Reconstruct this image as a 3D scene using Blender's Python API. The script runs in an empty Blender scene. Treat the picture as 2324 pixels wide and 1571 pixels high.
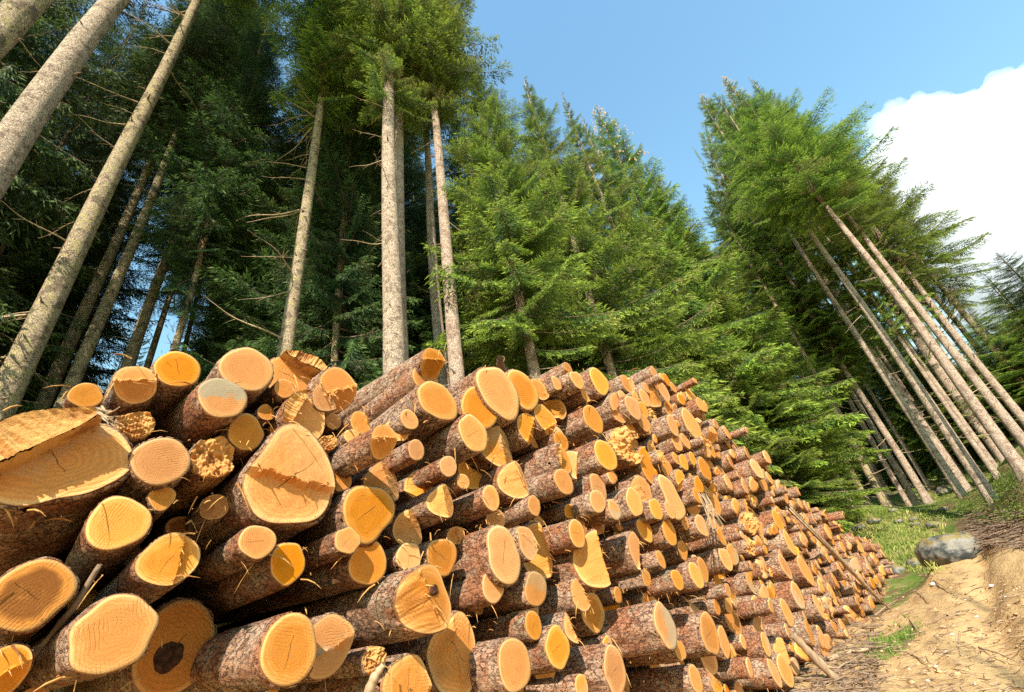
import bpy, math, random
import numpy as np
from mathutils import Matrix

rng = np.random.default_rng(7)
SC = bpy.context.scene
COL = SC.collection

# ------------------------------------------------------------------ camera model (eye at the origin, z up)
FPX, PCX, PCY = 1032.0, 1161.5, 785.5
_up = np.array([875 - PCX, PCY + 860, -FPX]); _up /= np.linalg.norm(_up)
_fw = np.array([0, 0, -1.0]); _fw = _fw - _fw.dot(_up) * _up; _fw /= np.linalg.norm(_fw)
RC = np.array([np.cross(_fw, _up), _fw, _up])
AZ = math.radians(40)
D = np.array([math.sin(AZ), math.cos(AZ), 0.0])       # along the pile
L = np.array([-math.cos(AZ), math.sin(AZ), 0.0])      # into the pile
UP = np.array([0, 0, 1.0])
DP = 3.4                                              # distance from the eye to the pile front

def ray(x, y): return RC @ np.array([x - PCX, PCY - y, -FPX])
def proj(p):
    c = RC.T @ np.asarray(p, float)
    return (PCX - c[0] * FPX / c[2], PCY + c[1] * FPX / c[2]) if c[2] < -1e-6 else (-9e9, -9e9)
def onface(x, y, d=DP):
    r = ray(x, y); return r * (d / (r @ L))
def azel(x, y):
    r = ray(x, y); return math.atan2(r[0], r[1]), r[2] / math.hypot(r[0], r[1])
def ss(a, b, x): 
    t = np.clip((np.asarray(x, float) - a) / (b - a), 0, 1); return t * t * (3 - 2 * t)

def wnoise(p, seed, freq=1.0, octs=3):
    """cheap smooth noise: sums of sines with random directions, about -1..1"""
    p = np.asarray(p, float); r = np.random.default_rng(seed); out = np.zeros(p.shape[:-1]); amp = 1.0; tot = 0
    for o in range(octs):
        for k in range(3):
            d = r.normal(size=p.shape[-1]); d *= freq * (2 ** o) / np.linalg.norm(d) * r.uniform(.7, 1.3)
            out += amp * np.sin(p @ d + r.uniform(0, 6.28))
        tot += amp * 1.7; amp *= .55
    return out / tot

# ------------------------------------------------------------------ object helpers
def tag(o, label=None, cat=None, group=None, kind=None):
    if label: o['label'] = label
    if cat: o['category'] = cat
    if group: o['group'] = group
    if kind: o['kind'] = kind
    return o
def link(name, data, parent=None, loc=None):
    o = bpy.data.objects.new(name, data); COL.objects.link(o)
    if parent is not None: o.parent = parent
    if loc is not None: o.location = loc
    return o
def mesh(name, v, faces, mats, midx=None, smooth=True, attrs=None, uv=None):
    """faces: list of int arrays (n,k); midx: one material index per face block"""
    me = bpy.data.meshes.new(name)
    v = np.asarray(v, np.float32)
    faces = [np.asarray(f, np.int32) for f in faces if len(f)]
    tot = np.concatenate([np.full(len(f), f.shape[1], np.int32) for f in faces])
    idx = np.concatenate([f.ravel() for f in faces])
    me.vertices.add(len(v)); me.vertices.foreach_set('co', v.ravel())
    me.loops.add(len(idx)); me.loops.foreach_set('vertex_index', idx)
    me.polygons.add(len(tot)); st = np.concatenate([[0], np.cumsum(tot)[:-1]]).astype(np.int32)
    me.polygons.foreach_set('loop_start', st); me.polygons.foreach_set('loop_total', tot)
    for m in mats: me.materials.append(m)
    if midx is not None:
        me.polygons.foreach_set('material_index', np.concatenate([np.full(len(f), i, np.int32) for f, i in zip(faces, midx)]))
    sm = np.concatenate([np.full(len(f), bool(s)) for f, s in zip(faces, smooth if isinstance(smooth, (list, tuple)) else [smooth] * len(faces))])
    me.polygons.foreach_set('use_smooth', sm)
    for an, (typ, arr) in (attrs or {}).items():
        a = me.attributes.new(an, typ, 'POINT')
        a.data.foreach_set('color' if typ == 'FLOAT_COLOR' else 'value', np.asarray(arr, np.float32).ravel())
    if uv is not None:
        l = me.uv_layers.new(name='UVMap'); l.data.foreach_set('uv', np.asarray(uv, np.float32)[idx].ravel())
    me.update(); me.validate()
    return me
def ringfaces(nr, ns, off=0):
    i = np.arange(nr - 1)[:, None] * ns; j = np.arange(ns)[None, :]; j2 = (j + 1) % ns
    return np.stack([i + j, i + j2, i + ns + j2, i + ns + j], -1).reshape(-1, 4) + off
def tube(pts, rad, ns=6):
    """tapered tube along pts -> verts, quads (closed by collapsing radii at the ends)"""
    pts = np.asarray(pts, float); rad = np.asarray(rad, float)
    t = np.gradient(pts, axis=0); t /= np.linalg.norm(t, axis=1)[:, None] + 1e-9
    a = np.where(np.abs(t[:, 2:3]) > .9, np.array([[1., 0, 0]]), np.array([[0, 0, 1.]]))
    n = np.cross(t, a); n /= np.linalg.norm(n, axis=1)[:, None]; b = np.cross(t, n)
    ph = np.arange(ns) / ns * 2 * np.pi
    v = pts[:, None] + rad[:, None, None] * (np.cos(ph)[None, :, None] * n[:, None] + np.sin(ph)[None, :, None] * b[:, None])
    return v.reshape(-1, 3), ringfaces(len(pts), ns)
class Acc:
    def __init__(s): s.v = []; s.f = []; s.n = 0
    def add(s, v, f): s.v.append(v); s.f.append(np.asarray(f) + s.n); s.n += len(v)
    def mesh(s, name, mats, smooth=True): return mesh(name, np.concatenate(s.v), s.f, mats, smooth=smooth)

# ------------------------------------------------------------------ materials
class NT:
    def __init__(s, name):
        s.m = bpy.data.materials.new(name); s.m.use_nodes = True; s.t = s.m.node_tree; s.t.nodes.clear()
    def n(s, typ, **kw):
        nd = s.t.nodes.new(typ)
        for k, v in kw.items(): setattr(nd, k, v)
        return nd
    def put(s, sock, v):
        if hasattr(v, 'is_output') or isinstance(v, bpy.types.NodeSocket): s.t.links.new(v, sock)
        elif v is not None:
            if isinstance(v, (tuple, list)) and len(v) == 3 and sock.type == 'RGBA': v = (*v, 1)
            sock.default_value = v
    def math(s, op, a, b=None, c=None, clamp=False):
        nd = s.n('ShaderNodeMath', operation=op, use_clamp=clamp)
        for i, x in enumerate((a, b, c)):
            if x is not None: s.put(nd.inputs[i], x)
        return nd.outputs[0]
    def vec(s, op, a, b=None, scale=None):
        nd = s.n('ShaderNodeVectorMath', operation=op); s.put(nd.inputs[0], a)
        if b is not None: s.put(nd.inputs[1], b)
        if scale is not None: s.put(nd.inputs['Scale'], scale)
        return nd.outputs['Value'] if op in ('LENGTH', 'DOT_PRODUCT') else nd.outputs[0]
    def mix(s, f, a, b, typ='MIX'):
        nd = s.n('ShaderNodeMix', data_type='RGBA', blend_type=typ); s.put(nd.inputs[0], f); s.put(nd.inputs[6], a); s.put(nd.inputs[7], b)
        return nd.outputs[2]
    def noise(s, vec, scale, detail=4, rough=.55, out=0):
        nd = s.n('ShaderNodeTexNoise'); s.put(nd.inputs['Vector'], vec); nd.inputs['Scale'].default_value = scale
        nd.inputs['Detail'].default_value = detail; nd.inputs['Roughness'].default_value = rough; return nd.outputs[out]
    def vor(s, vec, scale, feature='F1', out=0):
        nd = s.n('ShaderNodeTexVoronoi', feature=feature); s.put(nd.inputs['Vector'], vec); nd.inputs['Scale'].default_value = scale; return nd.outputs[out]
    def step(s, x, a, b, lo=0., hi=1.):
        nd = s.n('ShaderNodeMapRange', interpolation_type='SMOOTHSTEP'); s.put(nd.inputs[0], x)
        for i, v in zip((1, 2, 3, 4), (a, b, lo, hi)): nd.inputs[i].default_value = v
        return nd.outputs[0]
    def bump(s, h, strength, dist, normal=None):
        nd = s.n('ShaderNodeBump'); nd.inputs['Strength'].default_value = strength; nd.inputs['Distance'].default_value = dist
        s.put(nd.inputs['Height'], h)
        if normal: s.put(nd.inputs['Normal'], normal)
        return nd.outputs[0]
    def out(s, col, rough=.8, normal=None, spec=.25, transl=None):
        p = s.n('ShaderNodeBsdfPrincipled'); s.put(p.inputs['Base Color'], col); s.put(p.inputs['Roughness'], rough)
        p.inputs['Specular IOR Level'].default_value = spec
        if normal: s.put(p.inputs['Normal'], normal)
        o = s.n('ShaderNodeOutputMaterial'); sh = p.outputs[0]
        if transl:
            t = s.n('ShaderNodeBsdfTranslucent'); s.put(t.inputs[0], transl[1]); m = s.n('ShaderNodeMixShader'); m.inputs[0].default_value = transl[0]
            s.t.links.new(sh, m.inputs[1]); s.t.links.new(t.outputs[0], m.inputs[2]); sh = m.outputs[0]
        s.t.links.new(sh, o.inputs[0]); return s.m

def mat_cut():
    k = NT('cut_wood'); a = k.n('ShaderNodeAttribute', attribute_name='tone'); sep = k.n('ShaderNodeSeparateColor'); k.put(sep.inputs[0], a.outputs['Color'])
    heart, orange, stain = sep.outputs[0], sep.outputs[1], sep.outputs[2]; seed = a.outputs['Alpha']
    uv = k.n('ShaderNodeUVMap').outputs[0]
    sv = k.n('ShaderNodeCombineXYZ'); k.put(sv.inputs[2], k.math('MULTIPLY', seed, 37.0))
    us = k.vec('ADD', uv, sv.outputs[0])
    n1 = k.noise(us, 1.6, 3, .55, 1); n1s = k.noise(us, 2.2, 3)
    uvd = k.vec('ADD', uv, k.vec('SCALE', k.vec('SUBTRACT', n1, (.5, .5, .5)), None, .32))
    flat = k.vec('MULTIPLY', uvd, (1, 1, 0))
    r = k.vec('LENGTH', flat); r0 = k.vec('LENGTH', uv)
    rot = k.n('ShaderNodeVectorRotate', rotation_type='Z_AXIS'); k.put(rot.inputs[0], uv); k.put(rot.inputs['Angle'], k.math('MULTIPLY', seed, 43.0))
    sx = k.n('ShaderNodeSeparateXYZ'); k.put(sx.inputs[0], rot.outputs[0]); u, v = sx.outputs[0], sx.outputs[1]
    hm = k.math('MULTIPLY', k.step(k.math('ADD', r, k.math('MULTIPLY', n1s, .25)), .72, .92, 1, 0), k.math('MINIMUM', heart, 1.0))
    hcol = k.mix(k.math('SUBTRACT', heart, 1.0, clamp=True), (.56, .20, .032), (.13, .045, .016))
    col = k.mix(k.noise(us, 3.5, 4), (.82, .390, .128), (.72, .295, .068))
    col = k.mix(k.math('MULTIPLY', orange, .95), col, (.78, .26, .034))
    col = k.mix(hm, col, hcol)
    ring = k.math('SINE', k.math('ADD', k.math('MULTIPLY', r, 62.0), k.math('MULTIPLY', n1s, 14.0)))
    col = k.mix(k.math('MULTIPLY', k.math('ADD', ring, 1.0), .15), col, (.38, .14, .028), 'MIX')
    edge = k.step(r0, .84, .94); col = k.mix(k.math('MULTIPLY', edge, .55), col, (.84, .53, .22))
    fr = k.noise(us, 26, 5, .7); col = k.mix(k.step(fr, .5, .72, 0, .62), col, (.36, .13, .03))
    saw = k.math('SINE', k.math('ADD', k.math('MULTIPLY', u, 64.0), k.math('MULTIPLY', k.noise(us, 5, 2), 6.0)))
    sm_ = k.math('MULTIPLY', k.step(saw, .35, 1.0), k.step(k.noise(us, 1.3, 2), .45, .62)); col = k.mix(k.math('MULTIPLY', sm_, .28), col, (.42, .19, .045))
    gm = k.math('MULTIPLY', stain, k.step(k.math('ADD', u, k.math('MULTIPLY', k.math('SUBTRACT', n1s, .5), 1.6)), -.15, .22))
    gcol = k.mix(k.noise(us, 9, 5, .7), (.50, .42, .25), (.27, .23, .15)); col = k.mix(k.math('MULTIPLY', gm, .85), col, gcol)
    blot = k.step(k.noise(us, 2.6, 5, .65), .58, .78); col = k.mix(k.math('MULTIPLY', blot, .7), col, (.52, .21, .05))
    cw = k.math('ADD', k.math('ABSOLUTE', k.math('ADD', v, k.math('MULTIPLY', k.math('SUBTRACT', k.noise(us, 4, 3), .5), .16))), k.math('MULTIPLY', k.math('ABSOLUTE', u), .012))
    ck = k.math('MULTIPLY', k.step(cw, .008, .018, 1, 0), k.math('MULTIPLY', k.step(k.math('FRACT', k.math('MULTIPLY', seed, 7.3)), .5, .52), k.step(u, -.35, -.3)))
    ck = k.math('MULTIPLY', ck, k.step(u, .55, .62, 1, 0))
    col = k.mix(k.math('MULTIPLY', ck, .75), col, (.10, .04, .015))
    hs = k.n('ShaderNodeHueSaturation'); k.put(hs.inputs['Color'], col); k.put(hs.inputs['Saturation'], k.math('ADD', .93, k.math('MULTIPLY', k.math('FRACT', k.math('MULTIPLY', seed, 17.7)), .15))); k.put(hs.inputs['Value'], k.math('ADD', .70, k.math('MULTIPLY', k.math('FRACT', k.math('MULTIPLY', seed, 29.3)), .38))); col = hs.outputs[0]
    dirt = k.step(k.noise(us, 1.9, 6, .75), .60, .74, 0, .6); col = k.mix(dirt, col, (.30, .165, .075))
    rim = k.step(r0, .955, .985); col = k.mix(k.math('MULTIPLY', rim, .8), col, (.20, .075, .03))
    h = k.math('ADD', k.math('MULTIPLY', fr, .6), k.math('MULTIPLY', sm_, -.35)); h = k.math('ADD', h, k.math('MULTIPLY', ck, -1.2))
    return k.out(col, .78, k.bump(h, .55, .012), .2)

def mat_torn():
    k = NT('torn_wood'); co = k.n('ShaderNodeTexCoord').outputs['Object']
    fib = k.vec('MULTIPLY', co, (1, 1, .12)); n = k.noise(fib, 55, 5, .7); b = k.noise(co, 6, 4)
    col = k.mix(n, (.42, .17, .045), (.80, .47, .16)); col = k.mix(k.step(b, .5, .7), col, (.30, .11, .035))
    col = k.mix(k.step(k.noise(co, 2.2, 3), .5, .65, 0, .6), col, (.62, .25, .06)); return k.out(col, .85, k.bump(n, .8, .02), .15)

def mat_bark():
    k = NT('log_bark'); co = k.n('ShaderNodeTexCoord').outputs['Object']; rnd = k.n('ShaderNodeObjectInfo').outputs['Random']
    off = k.n('ShaderNodeCombineXYZ'); k.put(off.inputs[0], k.math('MULTIPLY', rnd, 40.0)); k.put(off.inputs[2], k.math('MULTIPLY', rnd, 91.0))
    p = k.vec('ADD', co, off.outputs[0]); ps = k.vec('MULTIPLY', p, (1, 1, .55))
    pd = k.vec('ADD', ps, k.vec('SCALE', k.vec('SUBTRACT', k.noise(ps, 16, 4, .7, 1), (.5, .5, .5)), None, .10))
    e = k.vor(pd, 25, 'DISTANCE_TO_EDGE'); cell = k.vor(pd, 25, 'F1', 1); sm = k.vor(pd, 25, 'SMOOTH_F1')
    cs = k.n('ShaderNodeSeparateColor'); k.put(cs.inputs[0], cell)
    big = k.noise(p, 2.0, 5, .65); mid = k.noise(p, 7, 5, .65); fine = k.noise(p, 60, 6, .75); rid = k.noise(k.vec('MULTIPLY', p, (1, 1, .3)), 22, 5, .7)
    col = k.mix(cs.outputs[0], (.63, .375, .235), (.32, .16, .09))
    col = k.mix(k.step(mid, .42, .62), col, (.57, .39, .26))
    col = k.mix(k.math('MULTIPLY', k.step(big, .45, .6), .8), col, (.42, .15, .06))
    col = k.mix(k.step(k.noise(p, 3.3, 6, .7), .57, .68, 0, .75), col, (.37, .35, .22))
    col = k.mix(k.step(k.noise(p, 1.7, 6, .75), .60, .68, 0, .8), col, (.13, .12, .085))
    col = k.mix(k.step(rid, .50, .68, 0, .65), col, (.17, .075, .045))
    col = k.mix(k.step(k.noise(k.vec('MULTIPLY', p, (1, 1, .35)), 1.5, 3, .5), .66, .70, 0, .8), col, (.58, .30, .12))
    col = k.mix(k.step(fine, .52, .8, 0, .38), col, (.15, .075, .05))
    crack = k.step(k.math('ADD', e, k.math('MULTIPLY', k.math('SUBTRACT', fine, .5), .12)), .005, .09)
    ckm = k.math('MULTIPLY', k.math('SUBTRACT', 1.0, crack), k.step(k.noise(p, 5, 3), .30, .55))
    col = k.mix(k.math('MULTIPLY', ckm, .92), col, (.085, .035, .022))
    h = k.math('ADD', k.math('MULTIPLY', crack, .45), k.math('ADD', k.math('MULTIPLY', rid, .9), k.math('MULTIPLY', fine, .55)))
    h = k.math('ADD', h, k.math('MULTIPLY', cs.outputs[1], .45))
    return k.out(col, .9, k.bump(h, 1.0, .045), .12)

def mat_trunk(name, base, dark, lich, lamt):
    k = NT(name); co = k.n('ShaderNodeTexCoord').outputs['Object']; rnd = k.n('ShaderNodeObjectInfo').outputs['Random']
    off = k.n('ShaderNodeCombineXYZ'); k.put(off.inputs[2], k.math('MULTIPLY', rnd, 91.0))
    p = k.vec('ADD', co, off.outputs[0]); ps = k.vec('MULTIPLY', p, (1, 1, .7))
    pd = k.vec('ADD', ps, k.vec('SCALE', k.vec('SUBTRACT', k.noise(ps, 16, 4, .7, 1), (.5, .5, .5)), None, .10))
    e = k.vor(pd, 24, 'DISTANCE_TO_EDGE'); cell = k.vor(pd, 24, 'F1', 1); cs = k.n('ShaderNodeSeparateColor'); k.put(cs.inputs[0], cell)
    fine = k.noise(p, 42, 6, .75); flake = k.noise(ps, 11, 5, .72); pat = k.noise(p, 3.2, 6, .7); pat2 = k.noise(p, 1.3, 5, .7)
    col = k.mix(cs.outputs[0], base, tuple(c * .72 for c in base))
    col = k.mix(k.step(k.noise(p, 5.5, 6, .75), .66 - lamt, .76 - lamt, 0, .75), col, lich)
    col = k.mix(k.step(pat, .50, .60, 0, .7), col, dark); col = k.mix(k.step(pat2, .58, .66, 0, .4), col, tuple(c * 1.25 for c in base))
    col = k.mix(k.step(flake, .54, .62, 0, .5), col, dark)
    cr = k.step(k.math('ADD', e, k.math('MULTIPLY', k.math('SUBTRACT', fine, .5), .10)), .005, .08); col = k.mix(k.math('MULTIPLY', k.math('MULTIPLY', k.math('SUBTRACT', 1.0, cr), k.step(k.noise(p, 4, 3), .4, .6)), .7), col, dark)
    col = k.mix(k.step(fine, .56, .76, 0, .35), col, dark)
    h = k.math('ADD', k.math('MULTIPLY', cr, .5), k.math('ADD', k.math('MULTIPLY', fine, .6), k.math('MULTIPLY', flake, 1.0)))
    h = k.math('ADD', h, k.math('MULTIPLY', cs.outputs[1], .5))
    return k.out(col, .9, k.bump(h, 1.0, .03), .12)

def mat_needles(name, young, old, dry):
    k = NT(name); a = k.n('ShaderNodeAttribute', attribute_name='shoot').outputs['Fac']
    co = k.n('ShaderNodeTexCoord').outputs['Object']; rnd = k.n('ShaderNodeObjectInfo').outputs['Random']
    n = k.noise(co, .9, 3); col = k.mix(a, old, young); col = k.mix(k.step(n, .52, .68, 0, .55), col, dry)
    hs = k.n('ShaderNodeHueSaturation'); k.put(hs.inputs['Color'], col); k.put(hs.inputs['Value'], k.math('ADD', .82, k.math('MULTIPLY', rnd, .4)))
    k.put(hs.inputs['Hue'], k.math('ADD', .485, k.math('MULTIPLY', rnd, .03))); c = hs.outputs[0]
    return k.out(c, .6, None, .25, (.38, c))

def mat_plain(name, a, b, scale=20, rough=.85, bump=.5, dist=.01, stretch=(1, 1, 1)):
    k = NT(name); co = k.vec('MULTIPLY', k.n('ShaderNodeTexCoord').outputs['Object'], stretch)
    n = k.noise(co, scale, 5, .65); return k.out(k.mix(k.step(n, .3, .7), a, b), rough, k.bump(n, bump, dist), .15)

def mat_ground():
    k = NT('forest_ground'); co = k.n('ShaderNodeTexCoord').outputs['Object']; g = k.n('ShaderNodeAttribute', attribute_name='grassy').outputs['Fac']
    big = k.noise(co, .55, 4); mid = k.noise(co, 2.5, 5, .65); fine = k.noise(co, 14, 5, .7); vf = k.noise(co, 60, 3, .7)
    col = k.mix(big, (.45, .275, .115), (.56, .37, .175)); col = k.mix(k.step(mid, .5, .7, 0, .7), col, (.42, .25, .105))
    col = k.mix(k.step(fine, .60, .72, 0, .75), col, (.17, .095, .05)); col = k.mix(k.step(vf, .62, .74, 0, .7), col, (.74, .60, .40))
    gr = k.mix(k.step(mid, .42, .62), (.115, .17, .028), (.30, .26, .09)); gr = k.mix(k.step(big, .48, .6, 0, .7), gr, (.09, .15, .02))
    gr = k.mix(k.step(fine, .56, .7, 0, .7), gr, (.08, .06, .03)); br = k.mix(mid, (.09, .055, .03), (.26, .165, .085))
    gr = k.mix(k.math('MAXIMUM', k.step(k.noise(co, .8, 5, .65), .52, .62), k.step(g, 1.2, 1.8)), gr, br)
    mk = k.step(k.math('ADD', g, k.math('MULTIPLY', k.math('SUBTRACT', mid, .5), .7)), .42, .58)
    ruts = k.noise(k.vec('MULTIPLY', co, (1, .35, 1)), 5, 5, .7); col = k.mix(k.step(ruts, .55, .68, 0, .5), col, (.33, .20, .09))
    col = k.mix(mk, col, gr)
    h = k.math('ADD', k.math('MULTIPLY', mid, .8), k.math('ADD', k.math('MULTIPLY', fine, .35), k.math('MULTIPLY', vf, .12)))
    return k.out(col, .95, k.bump(h, .9, .12), .1)

def mat_boulder():
    k = NT('lichen_granite'); co = k.n('ShaderNodeTexCoord').outputs['Object']; nz = k.n('ShaderNodeSeparateXYZ'); k.put(nz.inputs[0], k.n('ShaderNodeNewGeometry').outputs['Normal'])
    n = k.noise(co, 3, 6, .65); f = k.noise(co, 22, 5, .7)
    col = k.mix(k.step(n, .38, .6), (.045, .05, .047), (.27, .25, .20)); col = k.mix(k.step(f, .55, .7, 0, .6), col, (.12, .12, .11))
    moss = k.math('MULTIPLY', k.step(nz.outputs[2], .35, .75), k.step(k.noise(co, 2.6, 5, .7), .40, .56)); col = k.mix(k.math('MULTIPLY', moss, .85), col, (.22, .15, .03))
    return k.out(col, .9, k.bump(k.math('ADD', n, k.math('MULTIPLY', f, .4)), .8, .06), .15)

M = dict(cut=mat_cut(), torn=mat_torn(), bark=mat_bark(),
         pine=mat_trunk('pale_spruce_bark', (.60, .455, .32), (.17, .11, .075), (.50, .44, .23), .06),
         lichen=mat_trunk('lichen_dapple_spruce_bark', (.55, .405, .265), (.10, .07, .05), (.47, .40, .15), .18),  # lichen and moss, with dappled shade mottled into the dark patches
         pink=mat_trunk('pinkish_spruce_bark', (.62, .46, .335), (.25, .155, .105), (.50, .45, .33), .02),
         needle=mat_needles('spruce_needles', (.32, .40, .050), (.085, .142, .030), (.25, .185, .075)),
         needle_shade=mat_needles('shade_toned_spruce_needles', (.105, .16, .032), (.042, .082, .028), (.13, .10, .045)),  # darker copy of the needles, shade of the inner wood put into the colour
         twig=mat_plain('dead_twig', (.30, .20, .12), (.50, .37, .22), 30), limb=mat_plain('limb_bark', (.16, .10, .065), (.28, .19, .12), 12),
         stick=mat_plain('weathered_stick', (.22, .14, .08), (.46, .32, .19), 12, stretch=(1, 1, .2)), cone=mat_plain('spruce_cone', (.42, .24, .11), (.62, .42, .24), 30),
         ground=mat_ground(), boulder=mat_boulder(), clod=mat_plain('soil_clod', (.30, .18, .08), (.58, .40, .20), 6), stone=mat_plain('pale_stone', (.55, .50, .42), (.75, .70, .62), 9),
         grass=mat_plain('grass_blade', (.12, .17, .025), (.40, .36, .10), .9, .6, 0), leaf=mat_plain('bilberry_leaf', (.06, .12, .015), (.20, .26, .035), 1.1, .6, 0),
         rot=mat_plain('rotten_heart', (.035, .016, .009), (.13, .055, .028), 30, .95, 1.0, .04))

# ------------------------------------------------------------------ logs
def log_geo(r, length, typ='F', th=90., c=0., seed=0, el=0., eang=90., ns=36, nb=11, nf=8, taper=.06, tri=0.):
    """front at z=0 facing +z, body to z=-length; returns bark verts/quads and face verts/quads/tris/uv"""
    g = np.random.default_rng(seed + 11); ph = np.arange(ns) / ns * 2 * np.pi
    R = 1 + sum(g.normal(0, a) * np.cos(k * ph + g.uniform(0, 6.28)) for k, a in ((2, .045), (3, .034), (4, .022), (5, .016), (7, .010)))
    R = R * (1 + el * np.cos(2 * (ph - math.radians(eang))) + tri * np.cos(3 * (ph - math.pi / 2))) * r
    t = math.radians(th); ct, st = math.cos(t), math.sin(t); ta, tb = g.normal(0, .05), g.normal(0, .05); od = g.uniform(0, 99)
    def H(u, v):
        q = np.stack([u, v], -1); s = u * ct + v * st - c; w = -u * st + v * ct
        nz = wnoise(np.stack([w * 5 + od, s * 1.2], -1), seed + 3, 2.2, 3)
        if typ == 'F': h = ta * u + tb * v + .006 * wnoise(q, seed, 6)
        elif typ == 'N':                     # undercut: beyond the chord the face slopes back
            s2 = s + .05 * nz; h = ta * u + tb * v - .85 * np.maximum(0, s2) + .10 * np.exp(-(s2 / .07) ** 2) * np.maximum(0, nz + .4)
        elif typ == 'R':                     # ridge: slopes back on both sides of the chord
            s2 = s + .03 * nz; h = -.55 * np.abs(s2) + .07 * np.exp(-(s2 / .06) ** 2) * np.maximum(0, nz)
        elif typ == 'T':                     # a step back beyond the chord
            s2 = s + .07 * nz; h = ta * u + tb * v - .20 * ss(-.03, .04, s2) + .012 * wnoise(q * 3 + od, seed, 2, 3)
        else:                                # broken
            h = .34 * wnoise(q * 2.2 + od, seed + 5, 1.6, 4) + .12 * wnoise(q * 9, seed + 6, 2, 2) - .12
        return h * r
    cu, cv = np.cos(ph), np.sin(ph); hr = H(cu, cv)
    d = np.concatenate([[0, .012], np.geomspace(.05, length, nb)]); tt = d / length
    br = 1.0 + taper * tt
    q3 = np.stack([np.tile(np.cos(ph) * r, (len(d), 1)), np.tile(np.sin(ph) * r, (len(d), 1)), np.tile(d[:, None] * .5, (1, ns))], -1)
    jig = 1 + .018 * wnoise(q3, seed + 9, 9.0, 2) + .016 * wnoise(q3, seed + 19, 34., 2)
    jig[1:] *= 1 + g.normal(0, .008, (len(d) - 1, ns))
    chip = np.abs(g.normal(0, .02, ns)) * (g.random(ns) < .55)                      # bark torn back a little at the rim
    Z = hr[None] - tt[:, None] * (length + hr[None]); Z[0] -= .004 + chip; Z[1] -= chip
    rr = R[None] * br[:, None] * jig; rr[0] *= .955
    bv = np.stack([rr * cu, rr * cv, Z], -1).reshape(-1, 3); nrow = len(d)
    bv = np.concatenate([bv, [[0, 0, -length]]]); bq = ringfaces(nrow, ns)[:, ::-1]
    j = np.arange(ns); base = (nrow - 1) * ns; bt = np.stack([base + (j + 1) % ns, base + j, np.full(ns, len(bv) - 1)], -1)
    f = np.concatenate([[1.0, .985], np.linspace(1, 0, nf + 1)[1:-1]]); fr = .968
    U = f[:, None] * cu; V = f[:, None] * cv; ZZ = H(U, V); 
    fv = np.stack([U * R * fr, V * R * fr, ZZ], -1); fv[0, :, 2] -= .02; fv = fv.reshape(-1, 3)
    fv = np.concatenate([fv, [[0, 0, float(H(np.zeros(1), np.zeros(1))[0])]]]); uv = np.concatenate([np.stack([U, V], -1).reshape(-1, 2), [[0, 0]]])
    fq = ringfaces(len(f), ns); base = (len(f) - 1) * ns; ft = np.stack([base + j, base + (j + 1) % ns, np.full(ns, len(fv) - 1)], -1)
    return bv, bq, bt, fv, fq, ft, uv, H

def slab_mesh(r, H, th, c, el, eang, seed):
    """the hinge of the felling cut: a slab of the stem left standing proud of the sawn face"""
    g = np.random.default_rng(seed + 31); t = math.radians(th); n, kz = 60, 7; wm = math.sqrt(max(.05, 1 - c * c)) * .985; w = np.linspace(-wm, wm, n)
    def rim(w):
        so = np.sqrt(np.maximum(c * c + .002, 1 - w * w)); ph = np.arctan2(so * math.sin(t) + w * math.cos(t), so * math.cos(t) - w * math.sin(t)); return c + (so - c) * (1 + .02), 1 + el * np.cos(2 * (ph - math.radians(eang)))
    so, sc = rim(w); prof = .62 + .12 * np.linspace(1, -1, n) + .05 * wnoise(w[:, None] * 3, seed, 2.2, 3) + .012 * wnoise(w[:, None] * 22, seed + 1, 2, 2) + np.where(np.linspace(1, 0, n) < .3, g.uniform(-.07, .08, n), g.normal(0, .012, n))
    prof = np.maximum(.12, prof) * r
    def P(s, w, z): return np.stack([(s * math.cos(t) - w * math.sin(t)) * r * sc, (s * math.sin(t) + w * math.cos(t)) * r * sc, z], -1)
    K = np.linspace(0, 1, kz); out = np.stack([P(so * (1 + .012 * wnoise(np.stack([w * 9, 0 * w + k * 3], -1), seed + 2, 2, 2)), w, -.02 + prof * k) for k in K])
    inn = np.stack([P(c + .03 * wnoise(np.stack([w * 4, 0 * w + k], -1), seed + 3, 2, 3) - .03 * (1 - k), w, -.02 + prof * (k * (.96 + .05 * wnoise(w[:, None] * 30, seed + 5, 2, 2)))) for k in K])
    cap = np.stack([P(c + (so - c) * a, w, -.02 + prof * (1 - .08 * math.sin(a * math.pi)) + r * .02 * wnoise(np.stack([w * 16, 0 * w + a * 5], -1), seed + 6, 2, 2)) for a in (.02, .25, .5, .75, .98)])
    def grid(G, off, flip):
        a, b = G.shape[:2]; ii = np.arange(a - 1)[:, None] * b; jj = np.arange(b - 1)[None]; q = np.stack([ii + jj, ii + jj + 1, ii + b + jj + 1, ii + b + jj], -1).reshape(-1, 4) + off; return q[:, ::-1] if flip else q
    n1, n2 = kz * n, 2 * kz * n; vs = np.concatenate([out.reshape(-1, 3), inn.reshape(-1, 3), cap.reshape(-1, 3)])
    ends = np.array([[kk * n + e, n1 + kk * n + e, n1 + (kk + 1) * n + e, (kk + 1) * n + e] for kk in range(kz - 1) for e in (0, n - 1)])
    return mesh('torn_slab', vs, [grid(out, 0, True), np.concatenate([grid(inn, n1, False), ends]), grid(cap, n2, False)], [M['bark'], M['torn']], [0, 1, 1], smooth=[True, True, False])

def basis(jit, g):
    z = -L + D * g.normal(0, jit) + UP * g.normal(0, jit * .6); z /= np.linalg.norm(z)
    x = D - z * (D @ z); x /= np.linalg.norm(x); y = np.cross(z, x)
    return np.stack([x, y, z], 1)

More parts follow.
